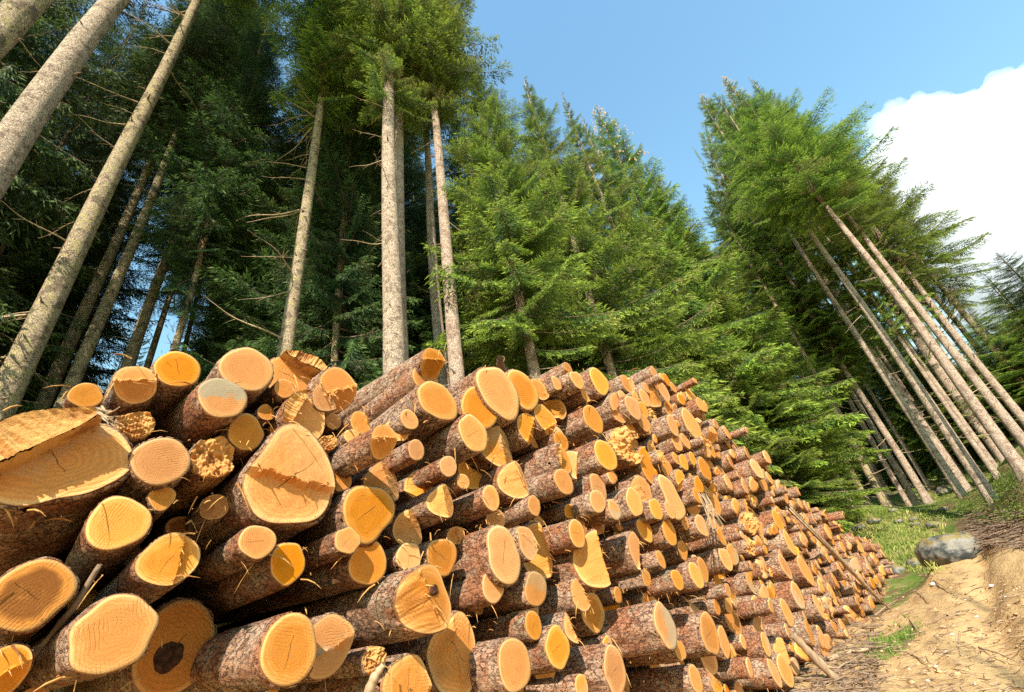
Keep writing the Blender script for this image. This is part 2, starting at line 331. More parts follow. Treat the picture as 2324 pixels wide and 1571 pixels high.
def splinter_mesh(name, r, H, typ, th, c, seed, n, lmax=.16):
    g = np.random.default_rng(seed + 77); A = Acc(); t = math.radians(th)
    for i in range(n):
        if typ == 'B': a = g.uniform(0, 6.28); q = math.sqrt(g.random()) * .85; u, v = q * math.cos(a), q * math.sin(a)
        else:
            w = g.uniform(-.92, .92) * math.sqrt(max(.05, 1 - c * c)); s = c + g.normal(0, .05); u, v = s * math.cos(t) - w * math.sin(t), s * math.sin(t) + w * math.cos(t)
        z0 = float(H(np.array([u]), np.array([v]))[0]); ln = lmax * (.12 + g.random() ** 2.2) * (.5 + r); wd = g.uniform(.002, .009) * (.6 + r)
        d = np.array([g.normal(0, .35), g.normal(-.15, .35), 1.0]); d /= np.linalg.norm(d); b = np.array([g.normal(0, .3), g.normal(-.3, .3), 0])
        p0 = np.array([u * r * .95, v * r * .95, z0 - .015]); k = np.linspace(0, 1, 4)[:, None]
        A.add(*tube(p0 + d * ln * k + b * ln * k * k, [wd, wd * .9, wd * .6, wd * .08], 4))
    return A.mesh(name, [M['torn']], smooth=False)

def make_log(name, ctr, r, typ, th, c, tone, seed, label, group=None, length=3.9, el=0., eang=90., hi=True, jit=.035, spl=None, taper=.06, tri=0., hole=None):
    g = np.random.default_rng(seed + 5); special = typ != 'F'
    big = hi and r * FPX / np.linalg.norm(ctr) > 26; ns = 72 if big else 44 if hi else 24; nf = (18 if special else 7) if hi else 5
    bv, bq, bt, fv, fq, ft, uv, H = log_geo(r, length, 'F' if typ == 'S' else typ, th, c, seed, el, eang, ns, 30 if big else 12 if hi else 7, nf, taper, tri)
    B = basis(jit, g); o = link(name, mesh(name, bv, [bq, bt], [M['bark']]))
    o.matrix_world = Matrix(np.block([[B, np.asarray(ctr)[:, None]], [np.zeros((1, 3)), np.ones((1, 1))]]).tolist())
    tag(o, label, 'log', group)
    tc = np.tile(np.array([[*tone, g.random()]]), (len(fv), 1))
    f = link('cut_face', mesh('cut_face', fv, [fq, ft], [M['torn'] if typ == 'B' else M['cut']], smooth=not special, attrs={'tone': ('FLOAT_COLOR', tc)}, uv=uv), o)
    if typ == 'S': link('torn_slab', slab_mesh(r, H, th, c, el, eang, seed), o)
    if hole:
        hu, hv, hr = hole; a = np.arange(40) / 40 * 2 * np.pi; rr = np.concatenate([[0.0], np.linspace(.12, 1, 9)]); q = hr * (1 + .16 * wnoise(np.stack([np.cos(a), np.sin(a)], -1), seed, 2.5, 3))
        U = hu + rr[1:, None] * q * np.cos(a); V = hv + rr[1:, None] * q * np.sin(a); W = H(U, V) / r + .03 + .07 * np.abs(wnoise(np.stack([U, V], -1), seed + 4, 16, 3)) * (1 - rr[1:, None] ** 4) - .05 * rr[1:, None] ** 8
        hvv = np.concatenate([np.stack([U, V, W], -1).reshape(-1, 3), [[hu, hv, float(H(np.array([hu]), np.array([hv]))[0]) / r + .05]]]) * r; j = np.arange(40)
        link('rotten_heart', mesh('rotten_heart', hvv, [ringfaces(9, 40)[:, ::-1] * 1, np.stack([(j + 1) % 40, j, np.full(40, 360)], -1)[:, ::-1]], [M['rot']]), o)
    n = spl if spl is not None else (int(g.integers(6, 15)) if special and hi else 0)
    if n: tag(link('splinters', splinter_mesh('splinters', r, H, typ, th, c, seed, n), o), kind='stuff')
    return o

CROP = {1: (0, 840), 2: (0, 1280), 3: (600, 840), 4: (600, 1280), 5: (1200, 880), 6: (1200, 1280), 7: (1640, 900), 8: (1920, 1280)}
def cv(k, x, y): ox, oy = CROP[k]; return .9074 * ox + .26 * x, .9074 * oy + .26 * y
# crop, x, y, half height, proud of the front (m), end type, cut direction, offset, heart, orange, stain [, oval, angle, taper, hole] | label
LOGS = '''
1 750 520 112 .05 F 0 0 .2 .1 0|round log end with reddish right rim, topmost log at the left end, before leaning trunks
1 500 1090 440 .15 S 138 .30 .15 .1 .35 .16 15|huge felling-cut log end at far left with a torn slab standing along its upper side
1 1190 400 150 .1 N 290 -.05 .7 .2 0|log end sawn flat above and sloping back below, left of the round orange-hearted one
1 1555 290 160 .1 F 0 0 .7 .35 0|skyline log end with pale rim and round pitted orange heart left of the starred one
1 2160 290 198 .15 F 0 0 .35 .3 0|bright skyline log end with pale star of cracks at its centre
1 1945 540 182 .3 F 0 0 .6 .1 1|log end stained grey over its right half, just below the bright starred skyline log
1 2150 840 150 .1 F 0 0 .1 .1 0|plain clean round log end below the grey stained one, left of the tall torn butt
1 1410 1090 215 .2 F 0 0 .3 .1 0|large round log end with a thin slanting crack, right of the huge slab-topped butt
1 1870 1060 180 .12 B 0 0 .3 .2 0|log with crumbled rotten end and loose fibres, between two clean round ends
1 1190 770 130 .0 B 0 0 .5 1 0|broken log end torn into bright red-orange splinters beside the huge slab-topped butt
1 1415 1415 106 .1 F 0 0 .1 0 0|small plain round log end tucked below the large end with slanting crack
2 1040 95 240 .2 F 0 0 .3 .1 0|round log end scored with dark saw lines, below the huge slab-topped butt
1 -10 880 80 .0 F 0 0 .3 .1 0|pale log end cut off by the left picture edge above the torn slab
1 1880 1490 112 -.1 N 200 .2 .2 .1 0|half shaded small log piece wedged left of the tall torn butt
2 270 720 315 .15 F 0 0 1.7 .2 0|log end with dark brown heartwood and ragged bark rim at the left edge
2 1490 410 245 .2 T 0 .35 .5 .1 0|log end with a rough lichen-like strip down its right side, above the saw-lined big end
2 1000 1060 345 .35 F 0 0 .35 .1 0|big yellow log end combed with fine parallel saw lines, lower left corner area
2 1540 1180 390 -.62 F 0 0 .0 .9 0 .08 90 0 -.1 -.18 .34|shaded reddish butt with a dark rotten hole through its middle
2 20 1400 225 .1 N 300 .1 .2 .6 0|reddish log end cut off by the left edge at the bottom corner
2 1560 130 100 -.55 F 0 0 1.5 .3 0|small dark log end deep in shadow behind the lichen-stripped end
3 390 460 80 .1 F 0 0 .2 .2 0|small round log end in front of the skyline slab with a plank-like top
3 235 665 72 .05 N 30 .4 .2 .3 0|small chipped log end just right of the plain clean round one
3 560 720 195 .08 S 160 .42 .1 .0 0|broad pale end with a raised slab on its left side above the tall butt
3 470 370 205 -.15 S 70 .5 .3 .6 0 .1 0|skyline butt with a jagged orange plank left standing over its face
3 870 450 175 .0 N 300 .15 .2 1 0|reddish orange log end with flaking red bark on the skyline, right of the plank-topped butt
3 750 540 120 .1 N 40 .12 .3 .1 0|half-moon log end with a strip of bark across it, before the reddish skyline end
3 815 745 72 -.1 F 0 0 .2 .2 0|small shaded round log end below the half-moon one
3 325 815 62 -.05 F 0 0 .2 .4 0|small shaded log end peeping over the top of the tall torn butt
3 1065 760 105 .05 N 20 .5 .2 .4 0|log end with splintered right corner, left end of the long low log row
3 980 880 68 .1 F 0 0 .15 0 0|small pale round log end above the long protruding lichen-speckled log
3 1270 905 130 .75 N 280 -.1 .2 .1 0|long log sticking far out with speckled bark and an undercut end
3 1625 385 125 -.1 F 0 0 .2 .1 0|smooth yellow log end behind the bright ring-marked one, under the peak log
3 1700 225 112 .05 N 285 -.1 .8 .1 0|topmost log at the peak of the pile before a trunk, half its end broken away
3 1730 565 176 .2 F 0 0 .45 .1 0|bright log end with concentric pale and amber rings under the peak log
3 1480 730 82 .1 F 0 0 .15 0 0|small narrow log end below the bright ringed log
3 1390 815 100 -.05 N 180 -.1 .2 .1 0|half shaded log end left of the small narrow one
3 1540 995 88 .4 F 0 0 .2 .1 0|small round log end in front of the long undercut log's tip
3 2095 630 182 .15 F 0 0 .6 .2 0|log end with amber heart inside a pale ring, left of the split star log
3 2040 850 160 .3 F 0 0 .25 .1 0|pale rimmed log end with bark peeled off its side, under the amber hearted one
3 480 1215 400 .25 T 262 .08 .25 .15 .15 .06 95 .13|tallest torn butt in the pile, split across by ragged dark cracks
3 1125 1535 248 .22 F 0 0 .45 .1 0|large oval log end with speckled amber heart, right of the tall torn butt
3 870 1250 110 -.02 F 0 0 .2 0 0|smooth log end half hidden behind the right edge of the tall torn butt
3 1285 1265 176 .05 R 20 0 .2 .0 .3|folded log end, half grey shade and half lit, under the long undercut log
3 1590 1295 122 -.2 N 180 0 .3 .0 .2|shaded rough log end speckled with light, right of the folded one
3 1820 1138 90 .25 F 0 0 .1 0 0|small clean round log end before the broad half shaded butt
3 2020 1195 155 -.2 N 60 .2 .1 .1 0|broad half shaded butt behind two small clean round ends
3 1950 1270 70 .2 F 0 0 .1 0 0|smallest clean round end before the broad half shaded butt
3 1800 1435 150 .2 R 10 -.1 .2 .1 0|log end with a fibrous ridge down its middle, left of the long ringed row
5 100 1275 112 .25 F 0 0 .4 .1 .2|oval log end with grey lower rim, right of the ridged one
3 770 930 72 .1 B 0 0 .2 .1 0|splintered log stub between the tall torn butt and the long undercut log
4 155 260 156 .25 F 0 0 .5 .6 0|round log end with deep orange heart and thick pale rim, under the tall torn butt
4 420 445 182 .1 F 0 0 .3 .9 0|vivid orange log end with its top in shadow, below the deep hearted one
4 940 250 122 .3 F 0 0 .1 0 .15|pale dry round log end before the vivid orange pair, on mossy bark
4 1122 445 196 .15 F 0 0 .3 1 0|vivid orange log end touched by a leaf-like shadow, right of the pale dry one
4 1475 395 132 .1 F 0 0 .1 0 .1|smooth cream log end behind the scaly big log with undercut
4 1765 390 170 .1 F 0 0 .9 .4 0|log end with bright amber centre in a wide pale ring, above the scaly big log
4 1900 205 82 -.1 N 200 .1 .2 .1 0|small angular log end in the dark nook right above the amber centred one
4 1655 750 282 .55 N 215 .0 .5 .1 .1 .1 110 0 .2 .22 .2|big scaly barked log pushed forward, its end half ringed and half sloped away
4 440 1195 312 .45 F 0 0 .5 .2 0|big log end with small notch sawn at its foot, bottom row under the dark hollow
4 790 1170 285 .2 N 295 .1 .3 .1 .5|log end with blotchy grey top and broken mossy lower half, right of the notched one
4 1180 1290 130 .1 B 0 0 .2 .1 .2|shattered stub of broken fibres in the dark bottom row
4 1915 1240 318 .0 N 182 .15 .5 .1 0 .14 90|tall wavy edged butt with half its face in shade, bottom row centre
4 1510 145 170 -.05 R 10 -.1 .2 .1 .2|shaded log end lit along its right side, right of the large oval amber end
6 115 650 152 .3 F 0 0 .2 0 .1|clean oval log end on a flaky pink barked log right of the scaly big one
4 270 1640 95 .3 F 0 0 .2 0 0|log end just showing at the bottom edge under the notched one
5 170 350 216 .2 F 0 0 .3 .0 0|large skyline log end split by star-like cracks, right of the peak
5 380 328 156 .15 F 0 0 .9 .15 0|skyline log end with a curved dark crack round its heart, right of the star-split one
5 775 165 62 .1 N 270 .1 .2 .3 0|flat split log at the skyline with a ragged orange upper edge
5 670 275 56 .05 F 0 0 .2 .3 0|small dull log end under the flat split skyline log
5 850 245 72 .3 F 0 0 .3 .2 0|oval end on a straight log just right of the flat split one
5 1045 255 106 .1 F 0 0 .1 0 0|pale smooth skyline log end standing highest right of the flat split log
5 925 370 56 .15 N 40 .1 .1 .1 0|small chopped block end in front of the pale smooth skyline log
5 1290 282 68 .0 N 10 .3 .1 .1 0|skyline log end with bitten right edge where the top row starts to drop
5 1520 180 42 .0 F 0 0 .2 .1 0|thin pole-like log poking up highest on the right skyline
5 1630 245 46 .0 F 0 0 .2 .8 0|short dark barked log with orange end on the right skyline
5 1690 312 40 .0 F 0 0 .2 .2 0|log end seen edge on below the orange ended skyline log
5 1450 312 36 -.05 F 0 0 .1 .1 0|small thin end below the thin pole-like skyline log
5 1245 392 46 .25 F 0 0 .1 0 0|small lens-shaped end in front of the notched dark-barked log
5 1355 392 40 .2 F 0 0 .1 0 0|small lens-shaped end directly right of its twin on the upper row
5 1440 402 66 .1 F 0 0 .2 .1 0|narrow upright end between the bitten skyline end and the short dark log
5 1340 486 92 .35 F 0 0 .1 0 0|clean oval end overlapping the splintery notched one, upper right rows
5 1220 480 112 .2 T 300 .0 .3 .2 0|notched end with stacked splinters on its lower half, upper right rows
5 1425 505 60 .2 F 0 0 .1 .1 0|narrow oval end right of the clean oval one by the splintery notch
5 575 585 126 .1 N 300 .55 .1 .0 0|pale oval end with a splintered foot below the flat split skyline log
5 430 665 130 .1 N 330 .15 .2 .3 0|blocky end with torn bark strip hanging down, left of the pale oval with splintered foot
5 990 586 118 .15 F 0 0 .1 0 0|smooth oval end with a wedge of shadow, on a dark upper row log
5 710 780 82 .15 F 0 0 .5 .2 0|oval end with a dark speckled centre below the splintered foot
5 220 825 186 .05 R 5 -.15 .3 .0 .5|large grey and tan end folded along a ragged ridge, half in shade
5 1430 612 78 .2 F 0 0 .2 .1 0|slim tilted end right of the wedge-shadowed oval
5 1335 668 78 .1 N 20 .2 .2 .1 0|slim end with a chipped side above the big rotten hearted log
5 1685 642 82 .3 F 0 0 .1 0 0|thin sickle-like end at the middle of the upper right rows
5 1850 632 108 .2 F 0 0 .1 .1 0 .1 110|long tilted oval end on a stout log at the right of the upper rows
5 1300 812 150 .3 B 0 0 .8 .1 0|big end with a torn dark rotten heart in the centre right of the pile
5 1100 900 128 .45 F 0 0 .2 0 0|bright lens-shaped end with amber ring before the rotten hearted log
5 700 940 130 .3 S 175 .55 .2 .1 0|end with a torn wood slab on its left side beside the bright lens-shaped one
5 830 985 120 .3 N 340 .1 .1 .0 0|pale torn end right beside the slab-sided one
5 340 1105 155 .3 R 20 .2 .2 .0 0|pale end with a dark seam and a wood tongue, left of the red dotted log
5 735 1132 116 .5 F 0 0 .15 .2 0|round end with a small red-brown dot at its pith
5 1475 995 148 .25 N 20 .45 .2 1 0 .1 90|orange triangular end with a dark knot, right of the rotten hearted log
5 1630 1015 78 .1 F 0 0 .1 .1 0|half shaded narrow end under the bright torn splinters
5 1585 915 62 .3 B 0 0 .1 .3 0|stub torn into bright yellow splinters right of the orange triangular end
5 1035 1180 120 .25 F 0 0 .1 .0 0|smooth tall oval end behind the front grey-ringed pair
5 1030 1302 106 .5 F 0 0 .3 .0 .1|oval end with faint rings on the nearest of the crossing middle logs
5 1175 1378 92 .55 F 0 0 .1 0 .7|small greyish oval end below the smooth tall oval
5 1350 1308 122 .45 F 0 0 .1 0 0|clear yellow oval end with fine rings in the middle of the pile
5 1430 1195 112 .2 N 200 .2 .1 .1 0|tall end half darkened by a neighbour's shadow above the clear yellow oval
5 1680 1272 176 .4 F 0 0 .15 0 0 .12 105|largest long pale oval end in the right middle of the pile
5 1660 1382 76 .55 F 0 0 .1 .1 .2|small oval end set against the foot of the largest long pale oval
5 1540 1372 98 .45 F 0 0 .2 .6 0|orange oval end between the clear yellow and the largest pale ovals
5 475 1342 86 .4 F 0 0 .2 .1 0|narrow oval end on a scaly log below the red dotted one
5 160 1458 86 .0 N 180 0 .1 .0 0|half shaded end under the oval with grey lower rim
5 785 1392 66 .1 F 0 0 .6 .2 0|small brownish shaded end left of the crossing middle logs
5 1755 1115 82 .25 N 300 .1 .2 .4 0|stout log end broken into orange splinters behind the largest pale oval
5 1720 788 72 .2 F 0 0 .1 .2 0|thin tilted oval end on a reddish log in the right upper rows
5 1795 780 62 .2 F 0 0 .1 0 0|thin tilted oval end touching the reddish log's end on its right
5 1855 930 52 .25 F 0 0 .1 0 0|small rounded lens end on the stout log under the reddish one
5 1780 962 64 .15 F 0 0 .1 0 0|narrow lens end left of the small rounded lens
5 1715 930 52 .1 F 0 0 .1 .1 0|small lens end right of the yellow splintered stub
5 1910 1160 66 .3 F 0 0 .2 .5 0|orange lens end right of the orange splintered stout log
5 1900 1255 68 .35 F 0 0 .1 .1 0|pale lens end just below the orange lens one
6 210 370 240 .4 F 0 0 .2 0 0 .1 95|very large smooth oval end with a tiny dark pith, centre of the lower pile
6 425 260 152 .4 T 60 .15 .1 0 .2|rounded triangular end with a bark-covered strip lying over it
6 560 340 222 .05 R 0 .1 .2 0 0 .12 90|tall end with inner ridge, half hidden behind the rounded triangular one
6 850 190 126 .35 F 0 0 .4 .2 0|oval end with brown edged ring on a lichen-grey log
6 895 112 92 .15 N 20 .3 .2 .1 0|tilted sliver of an end behind the brown ringed oval
6 1045 110 78 .1 N 200 .0 .5 .5 0|blocky shaded end with orange hollow at its top
6 1045 405 232 .35 R 5 .25 .2 0 0 .1 95|irregular pale end with narrow neck and black seam, lower middle of the pile
6 1375 350 172 .3 N 330 .2 .1 .2 0|crooked end with peeling straw fibres right of the narrow necked one
6 1440 160 112 .2 F 0 0 .2 .1 0|end with long loose fibres behind the crooked one
6 1655 175 122 .4 F 0 0 .1 .2 0|smooth tilted oval end on a pinkish log, right of the loose fibred one
6 1580 415 86 .4 F 0 0 .1 0 0|pale small oval end right of the crooked one
6 1455 578 76 .3 F 0 0 .1 0 .2|small oval end under the crooked log
6 1725 592 92 .5 F 0 0 .2 .6 0|round orange end on a short red barked log
6 1890 552 124 .4 F 0 0 .1 .1 0|tilted oval end touching its twin, right of the short red barked log
6 1950 500 116 .25 F 0 0 .1 0 0|twin tilted oval end set slightly behind the other
6 1790 92 66 .2 F 0 0 .3 .3 0|small warm oval end beside the sharp pale tilted one
6 1940 120 102 .35 F 0 0 .1 0 0|sharp pale tilted oval end with loose roots hanging to its right
6 2110 222 82 .3 F 0 0 .1 0 .3|narrow oval end under the hanging pale roots
6 2150 412 106 .35 F 0 0 .1 .1 0|oval end on a dark rooty log below the hanging pale roots
6 490 672 162 .35 F 0 0 .1 0 .5|oval end with dark shadow cap and grey right rim
6 880 720 146 .1 N 20 .4 .1 .4 0|end with fan of saw lines beside a splintered neighbour
6 470 990 132 .35 F 0 0 .2 0 0|round end with radial cracks on a long thin shadow-striped log
6 820 1000 152 .4 N 20 -.25 .7 .3 0|end with a straw-like burst of splinters on its upper right
6 680 1180 196 .45 F 0 0 .6 .1 0|oval end with amber heart on the log just left of the straw-burst one
6 1620 990 212 .65 F 0 0 .5 0 .8|grey weathered oval end with amber ring on the stout log at lower right
6 2005 1060 202 .4 F 0 0 .7 .1 .1|oval end with worn hollow heart right of the grey weathered one
6 1745 1205 116 .4 F 0 0 .1 .2 0|small rounded end below the grey weathered one
6 305 1330 250 .45 F 0 0 .15 .1 0|large smooth round end on pink bark in the bottom row centre
6 1180 1380 225 .45 F 0 0 .5 .0 0 .08 95|large speckled oval end on pink bark in the bottom row, right of centre
6 890 1525 122 .55 F 0 0 .3 0 .3|round end cut by the bottom edge before the speckled pink barked log
6 1565 1400 192 -.35 F 0 0 .5 0 .9|dark shaded grey end recessed under the stout weathered log
6 1885 1460 152 .4 F 0 0 .2 .1 0|narrow oval end in the bottom row right of the dark recess
6 2060 1480 142 .35 N 50 .1 .2 .1 .5|grey barked end with a bright torn edge at the bottom right of the pile
6 2165 685 66 .5 F 0 0 .1 0 0|thin end on a straight scaly log above the shadowed gap
6 2070 830 78 .2 F 0 0 .1 .1 0|half shaded thin end under the straight scaly log
6 2170 815 78 .25 F 0 0 .1 0 0|bright thin end under the tip of the straight scaly log
6 1450 710 74 -.5 F 0 0 .4 .2 .3|brown end in deep shade behind the grey weathered log
6 1770 335 92 .05 F 0 0 .1 .1 0|end half covered by shade between the pinkish and the twin logs
8 330 510 138 .3 F 0 0 .1 0 0 .12 110|tall pale lens end with fanned thin ends on its right, far right of pile
8 445 830 122 .3 F 0 0 .1 0 0 .1 110|broad lens end on a red barked log at the far right foot
8 170 880 128 .35 F 0 0 .1 0 0 .12 110|long lens end at the foot left of the red barked log
8 190 270 105 .3 F 0 0 .1 0 0 .12 105|long pale lens end above the two loose poles on the right
8 90 80 95 .2 F 0 0 .1 .3 0|orange lens end high on the far right stretch
8 560 720 105 .25 F 0 0 .1 0 0 .1 110|lens end just before the grassy patch
8 365 1050 135 .3 F 0 0 .2 0 0 .1 110|lens end at the foot of the pile above the weathered pole's top
8 60 1400 150 .35 F 0 0 .3 0 0 .1 110|large oval end at the bottom beside the weathered pole
8 580 1010 85 .3 F 0 0 .1 0 0 .1 110|clean lens end beside the dark hollow at the pile's foot
8 800 300 60 .3 F 0 0 .2 .1 0|flat round end nearest the mossy boulder
'''
circles = []; nlog = 0
def place(k, x, y, rv, e):
    X, Y = cv(k, x, y); d = DP - e; p = onface(X, Y, d); h = (onface(X, Y - rv * .26, d)[2] - onface(X, Y + rv * .26, d)[2]) / 2
    return p, h
for line in LOGS.strip().splitlines():
    if not line.strip(): continue
    a, lab = line.split('|'); a = a.split(); k, x, y, rv, e = int(a[0]), *map(float, a[1:5]); typ = a[5]; th, c, he, orr, stn = map(float, a[6:11])
    el, ea = (float(a[11]), float(a[12])) if len(a) > 12 else (0., 90.); tri = float(a[13]) if len(a) > 13 else 0.; hole = tuple(map(float, a[14:17])) if len(a) > 16 else None
    e = e * .75 if e > 0 else e; p, r = place(k, x, y, rv * 1.03, e); nlog += 1; he = he + (.2 if he < .6 else 0); orr = min(1, orr + .10)
    make_log('log', p, r, typ, th, c, (he, orr, stn), 100 + nlog * 13, lab.strip(), 'logs stacked in the pile', el=el, eang=ea, spl=(14 if typ == 'S' else None), tri=tri, hole=hole)
    circles.append((p @ D, p[2], r * .97))

# ---- the rest of the pile: packed between and beyond the measured logs
SKY = [(-200, 1010), (0, 965), (150, 885), (300, 835), (400, 800), (560, 790), (700, 840), (830, 910), (975, 800), (1110, 838), (1200, 860), (1280, 835), (1360, 845), (1440, 850), (1500, 862), (1560, 885), (1610, 935), (1660, 985), (1720, 1052), (1790, 1112), (1840, 1138), (1900, 1203), (1950, 1220), (2000, 1240), (2028, 1300)]
sk = np.array([(onface(*q) @ D, onface(*q)[2]) for q in SKY])
BASE = [(1776, 1552), (1890, 1470), (1969, 1411), (2000, 1360), (2030, 1316)]
bs = np.array([(onface(*q) @ D, onface(*q)[2]) for q in BASE]); 
def ztop(s): return np.interp(s, sk[:, 0], sk[:, 1])
def zbase(s): return np.interp(s, np.r_[-5, bs[:, 0]], np.r_[-1.5, bs[:, 1]])
smax = sk[-1, 0]
cir = np.array(circles); newc = []
g = np.random.default_rng(21)
for phase, (lo, hi, tries) in enumerate(((.17, .27, 9000), (.12, .19, 16000), (.075, .13, 26000))):
    S = g.uniform(-.5, smax, tries); Zt, Zb = ztop(S), zbase(S); Z = Zb + g.random(tries) * (Zt - Zb)
    rm = g.uniform(lo, hi, tries)
    for s, z, zt, zb, r in zip(S, Z, Zt, Zb, rm):
        dd = np.hypot(cir[:, 0] - s, cir[:, 1] - z) - cir[:, 2]; m = dd.min()
        r2 = min(r, m * 1.08, zt - z + .03, z - zb + .03)
        if r2 < lo * .97: continue
        cir = np.vstack([cir, (s, z, r2)]); newc.append((s, z, r2))
cand = []
ndig = len(circles); digs = np.array(circles)
for s, z, r in newc:
    e = g.normal(.0, .16)
    near = np.hypot(digs[:, 0] - s, digs[:, 1] - z) - digs[:, 2]
    if s < 8 and near.min() < .25: e = -g.uniform(.6, 1.9) if s < 3.2 else -g.uniform(.05, .5)
    p = D * s + L * (DP - e) + UP * z
    X, Y = proj(p)
    if X < -120 or Y > 1571 + 130: continue
    if s < 2.6 and e < 0 and g.random() < .45: continue
    px = r * FPX / np.linalg.norm(p)
    cand.append((px, s, z, r, e, X, Y))
cand.sort(reverse=True)
nind = 300 - ndig
GL = [('rec', 'recessed log end in the dark gaps between larger log ends', 'recessed logs in the gaps of the pile'),
      ('top', 'slim log sticking out along the sloping top edge of the pile', 'logs along the sloping top edge'),
      ('mid', 'log end seen edge on, packed in the crowded receding stretch of the pile', 'logs in the receding stretch of the pile'),
      ('low', 'log end near the foot of the pile beside the dirt track', 'logs at the foot of the pile')]
far = dict(bv=[], bq=[], bt=[], fv=[], fq=[], ft=[], uv=[], tone=[], nb=0, nf=0)
for i, (px, s, z, r, e, X, Y) in enumerate(cand):
    ctr = D * s + L * (DP - e) + UP * z; typ = g.choice(['F', 'F', 'F', 'F', 'F', 'N', 'B', 'T', 'R']); th = g.uniform(0, 360); c = g.uniform(-.3, .5)
    tone = (g.choice([0, .25, .6, .9]) , g.choice([0, 0, .2, .5]), g.choice([0, 0, 0, .7]))
    if i < nind:
        gi = 0 if e < -.11 and s < 7.6 else 3 if z - zbase(s) < .5 else 1 if ztop(s) - z < .5 else 2
        make_log('log', ctr, r, typ, th, c, tone, 5000 + i * 7, GL[gi][1], GL[gi][2], hi=px > 14, jit=.05)
    else:
        bv, bq, bt, fv, fq, ft, uv, H = log_geo(r, 3.2, typ, th, c, 9000 + i, 0, 90, 14, 4, 3)
        B = basis(.06, g); F = far
        F['bv'].append(bv @ B.T + ctr); F['bq'].append(bq + F['nb']); F['bt'].append(bt + F['nb']); F['nb'] += len(bv)
        F['fv'].append(fv @ B.T + ctr); F['fq'].append(fq + F['nf']); F['ft'].append(ft + F['nf']); F['uv'].append(uv); F['nf'] += len(fv)
        F['tone'].append(np.tile([[*tone, g.random()]], (len(fv), 1)))
if far['bv']:
    F = {k: np.concatenate(v) if isinstance(v, list) else v for k, v in far.items()}; nb = F['nb']
    v = np.concatenate([F['bv'], F['fv']]); tn = np.concatenate([np.zeros((nb, 4)), F['tone']]); uvv = np.concatenate([np.zeros((nb, 2)), F['uv']])
    o = link('log_mass', mesh('log_mass', v, [F['bq'], F['bt'], F['fq'] + nb, F['ft'] + nb], [M['bark'], M['cut']], [0, 0, 1, 1], attrs={'tone': ('FLOAT_COLOR', tn)}, uv=uvv))
    tag(o, 'crowd of small distant log ends filling the far end of the pile', 'logs', None, 'stuff')
print('LOGS', ndig, len(cand))
# ------------------------------------------------------------------ trees: where they stand
def at_dist(x, y, rho):
    r = ray(x, y); return r * (rho / math.hypot(r[0], r[1]))
# stand on the right: foot pixel, foot width in pixels, height, label
STAND = [(1926, 1141, 15, 22, 'pink'), (1988, 1176, 18, 23, 'lichen'), (2030, 1182, 19, 24, 'lichen'), (2016, 1145, 14, 22, 'pink'), (2076, 1169, 14, 23, 'pink'),
         (2055, 1092, 12, 22, 'pink'), (2079, 1106, 11, 21, 'pink'), (2097, 1085, 10, 22, 'pink'), (2160, 1124, 12, 23, 'pink'), (2202, 1155, 23, 25, 'pine'),
         (2220, 1134, 13, 23, 'pink'), (2270, 1162, 30, 26, 'pine'), (2308, 1131, 17, 24, 'pink'), (2209, 1050, 12, 23, 'lichen'), (2244, 1025, 14, 24, 'lichen'),
         (2318, 1068, 33, 26, 'pink'), (2345, 1030, 29, 26, 'pink'), (2350, 985, 24, 25, 'pink'), (2345, 955, 19, 24, 'lichen'), (2350, 908, 21, 24, 'lichen'), (1893, 1110, 10, 20, 'pink'), (1850, 1165, 9, 12, 'pink')]
SLAB = ['slender spruce trunk nearest the pile\'s far end, first of the right stand', 'lichen-grey spruce trunk rising from mossy ground, left one of a close pair', 'lichen-grey spruce trunk rising from mossy ground, right one of a close pair',
        'thin dim spruce trunk standing just behind the lichen-grey pair', 'thin spruce trunk with its foot in bright grass, right of the lichen-grey pair', 'thin back-row spruce trunk at the shaded left of the right stand', 'thin back-row spruce trunk beside a mossy stone hump',
        'thinnest back-row spruce trunk of the right stand', 'slim spruce trunk between the bright grass and the thick pale one', 'thick pale spruce trunk left of the thickest front one in the right stand',
        'slim shaded spruce trunk squeezed between the two thick pale front trunks', 'thickest pale spruce trunk with flared foot nearest the boulder', 'grey spruce trunk standing right behind the thickest flared one', 'slim dead-twigged spruce trunk midway back in the right stand', 'pale lichened spruce trunk midway back, right of the dead-twigged one',
        'stout smooth pinkish spruce trunk, first of the long leaning-looking trio at the right edge', 'stout pinkish spruce trunk, middle of the long trio at the right edge', 'pinkish spruce trunk, outer one of the long trio at the right edge',
        'dark shaded spruce trunk beyond the long trio at the right edge', 'dark outermost spruce trunk against the bright hillside at the right edge', 'thin half hidden spruce trunk behind the drooping green boughs at the pile\'s end', 'small low spruce trunk in green boughs directly behind the far end of the pile']
def wk(x, y, fx=None):
    """how much wider than dia/depth a vertical trunk draws at this pixel"""
    t = np.array([875 - x, -860 - y], float); t /= np.linalg.norm(t); e = np.array([-t[1], t[0]]); rd = np.array([x - PCX, y - PCY]); rn = np.linalg.norm(rd); return math.sqrt(1 + (e @ rd / FPX) ** 2)
feet = []
for x, y, w, h, b in STAND:
    dia = .42 if w > 17 else .34
    r = ray(x, y); t = dia / w * wk(x, y); feet.append((r * t, dia))

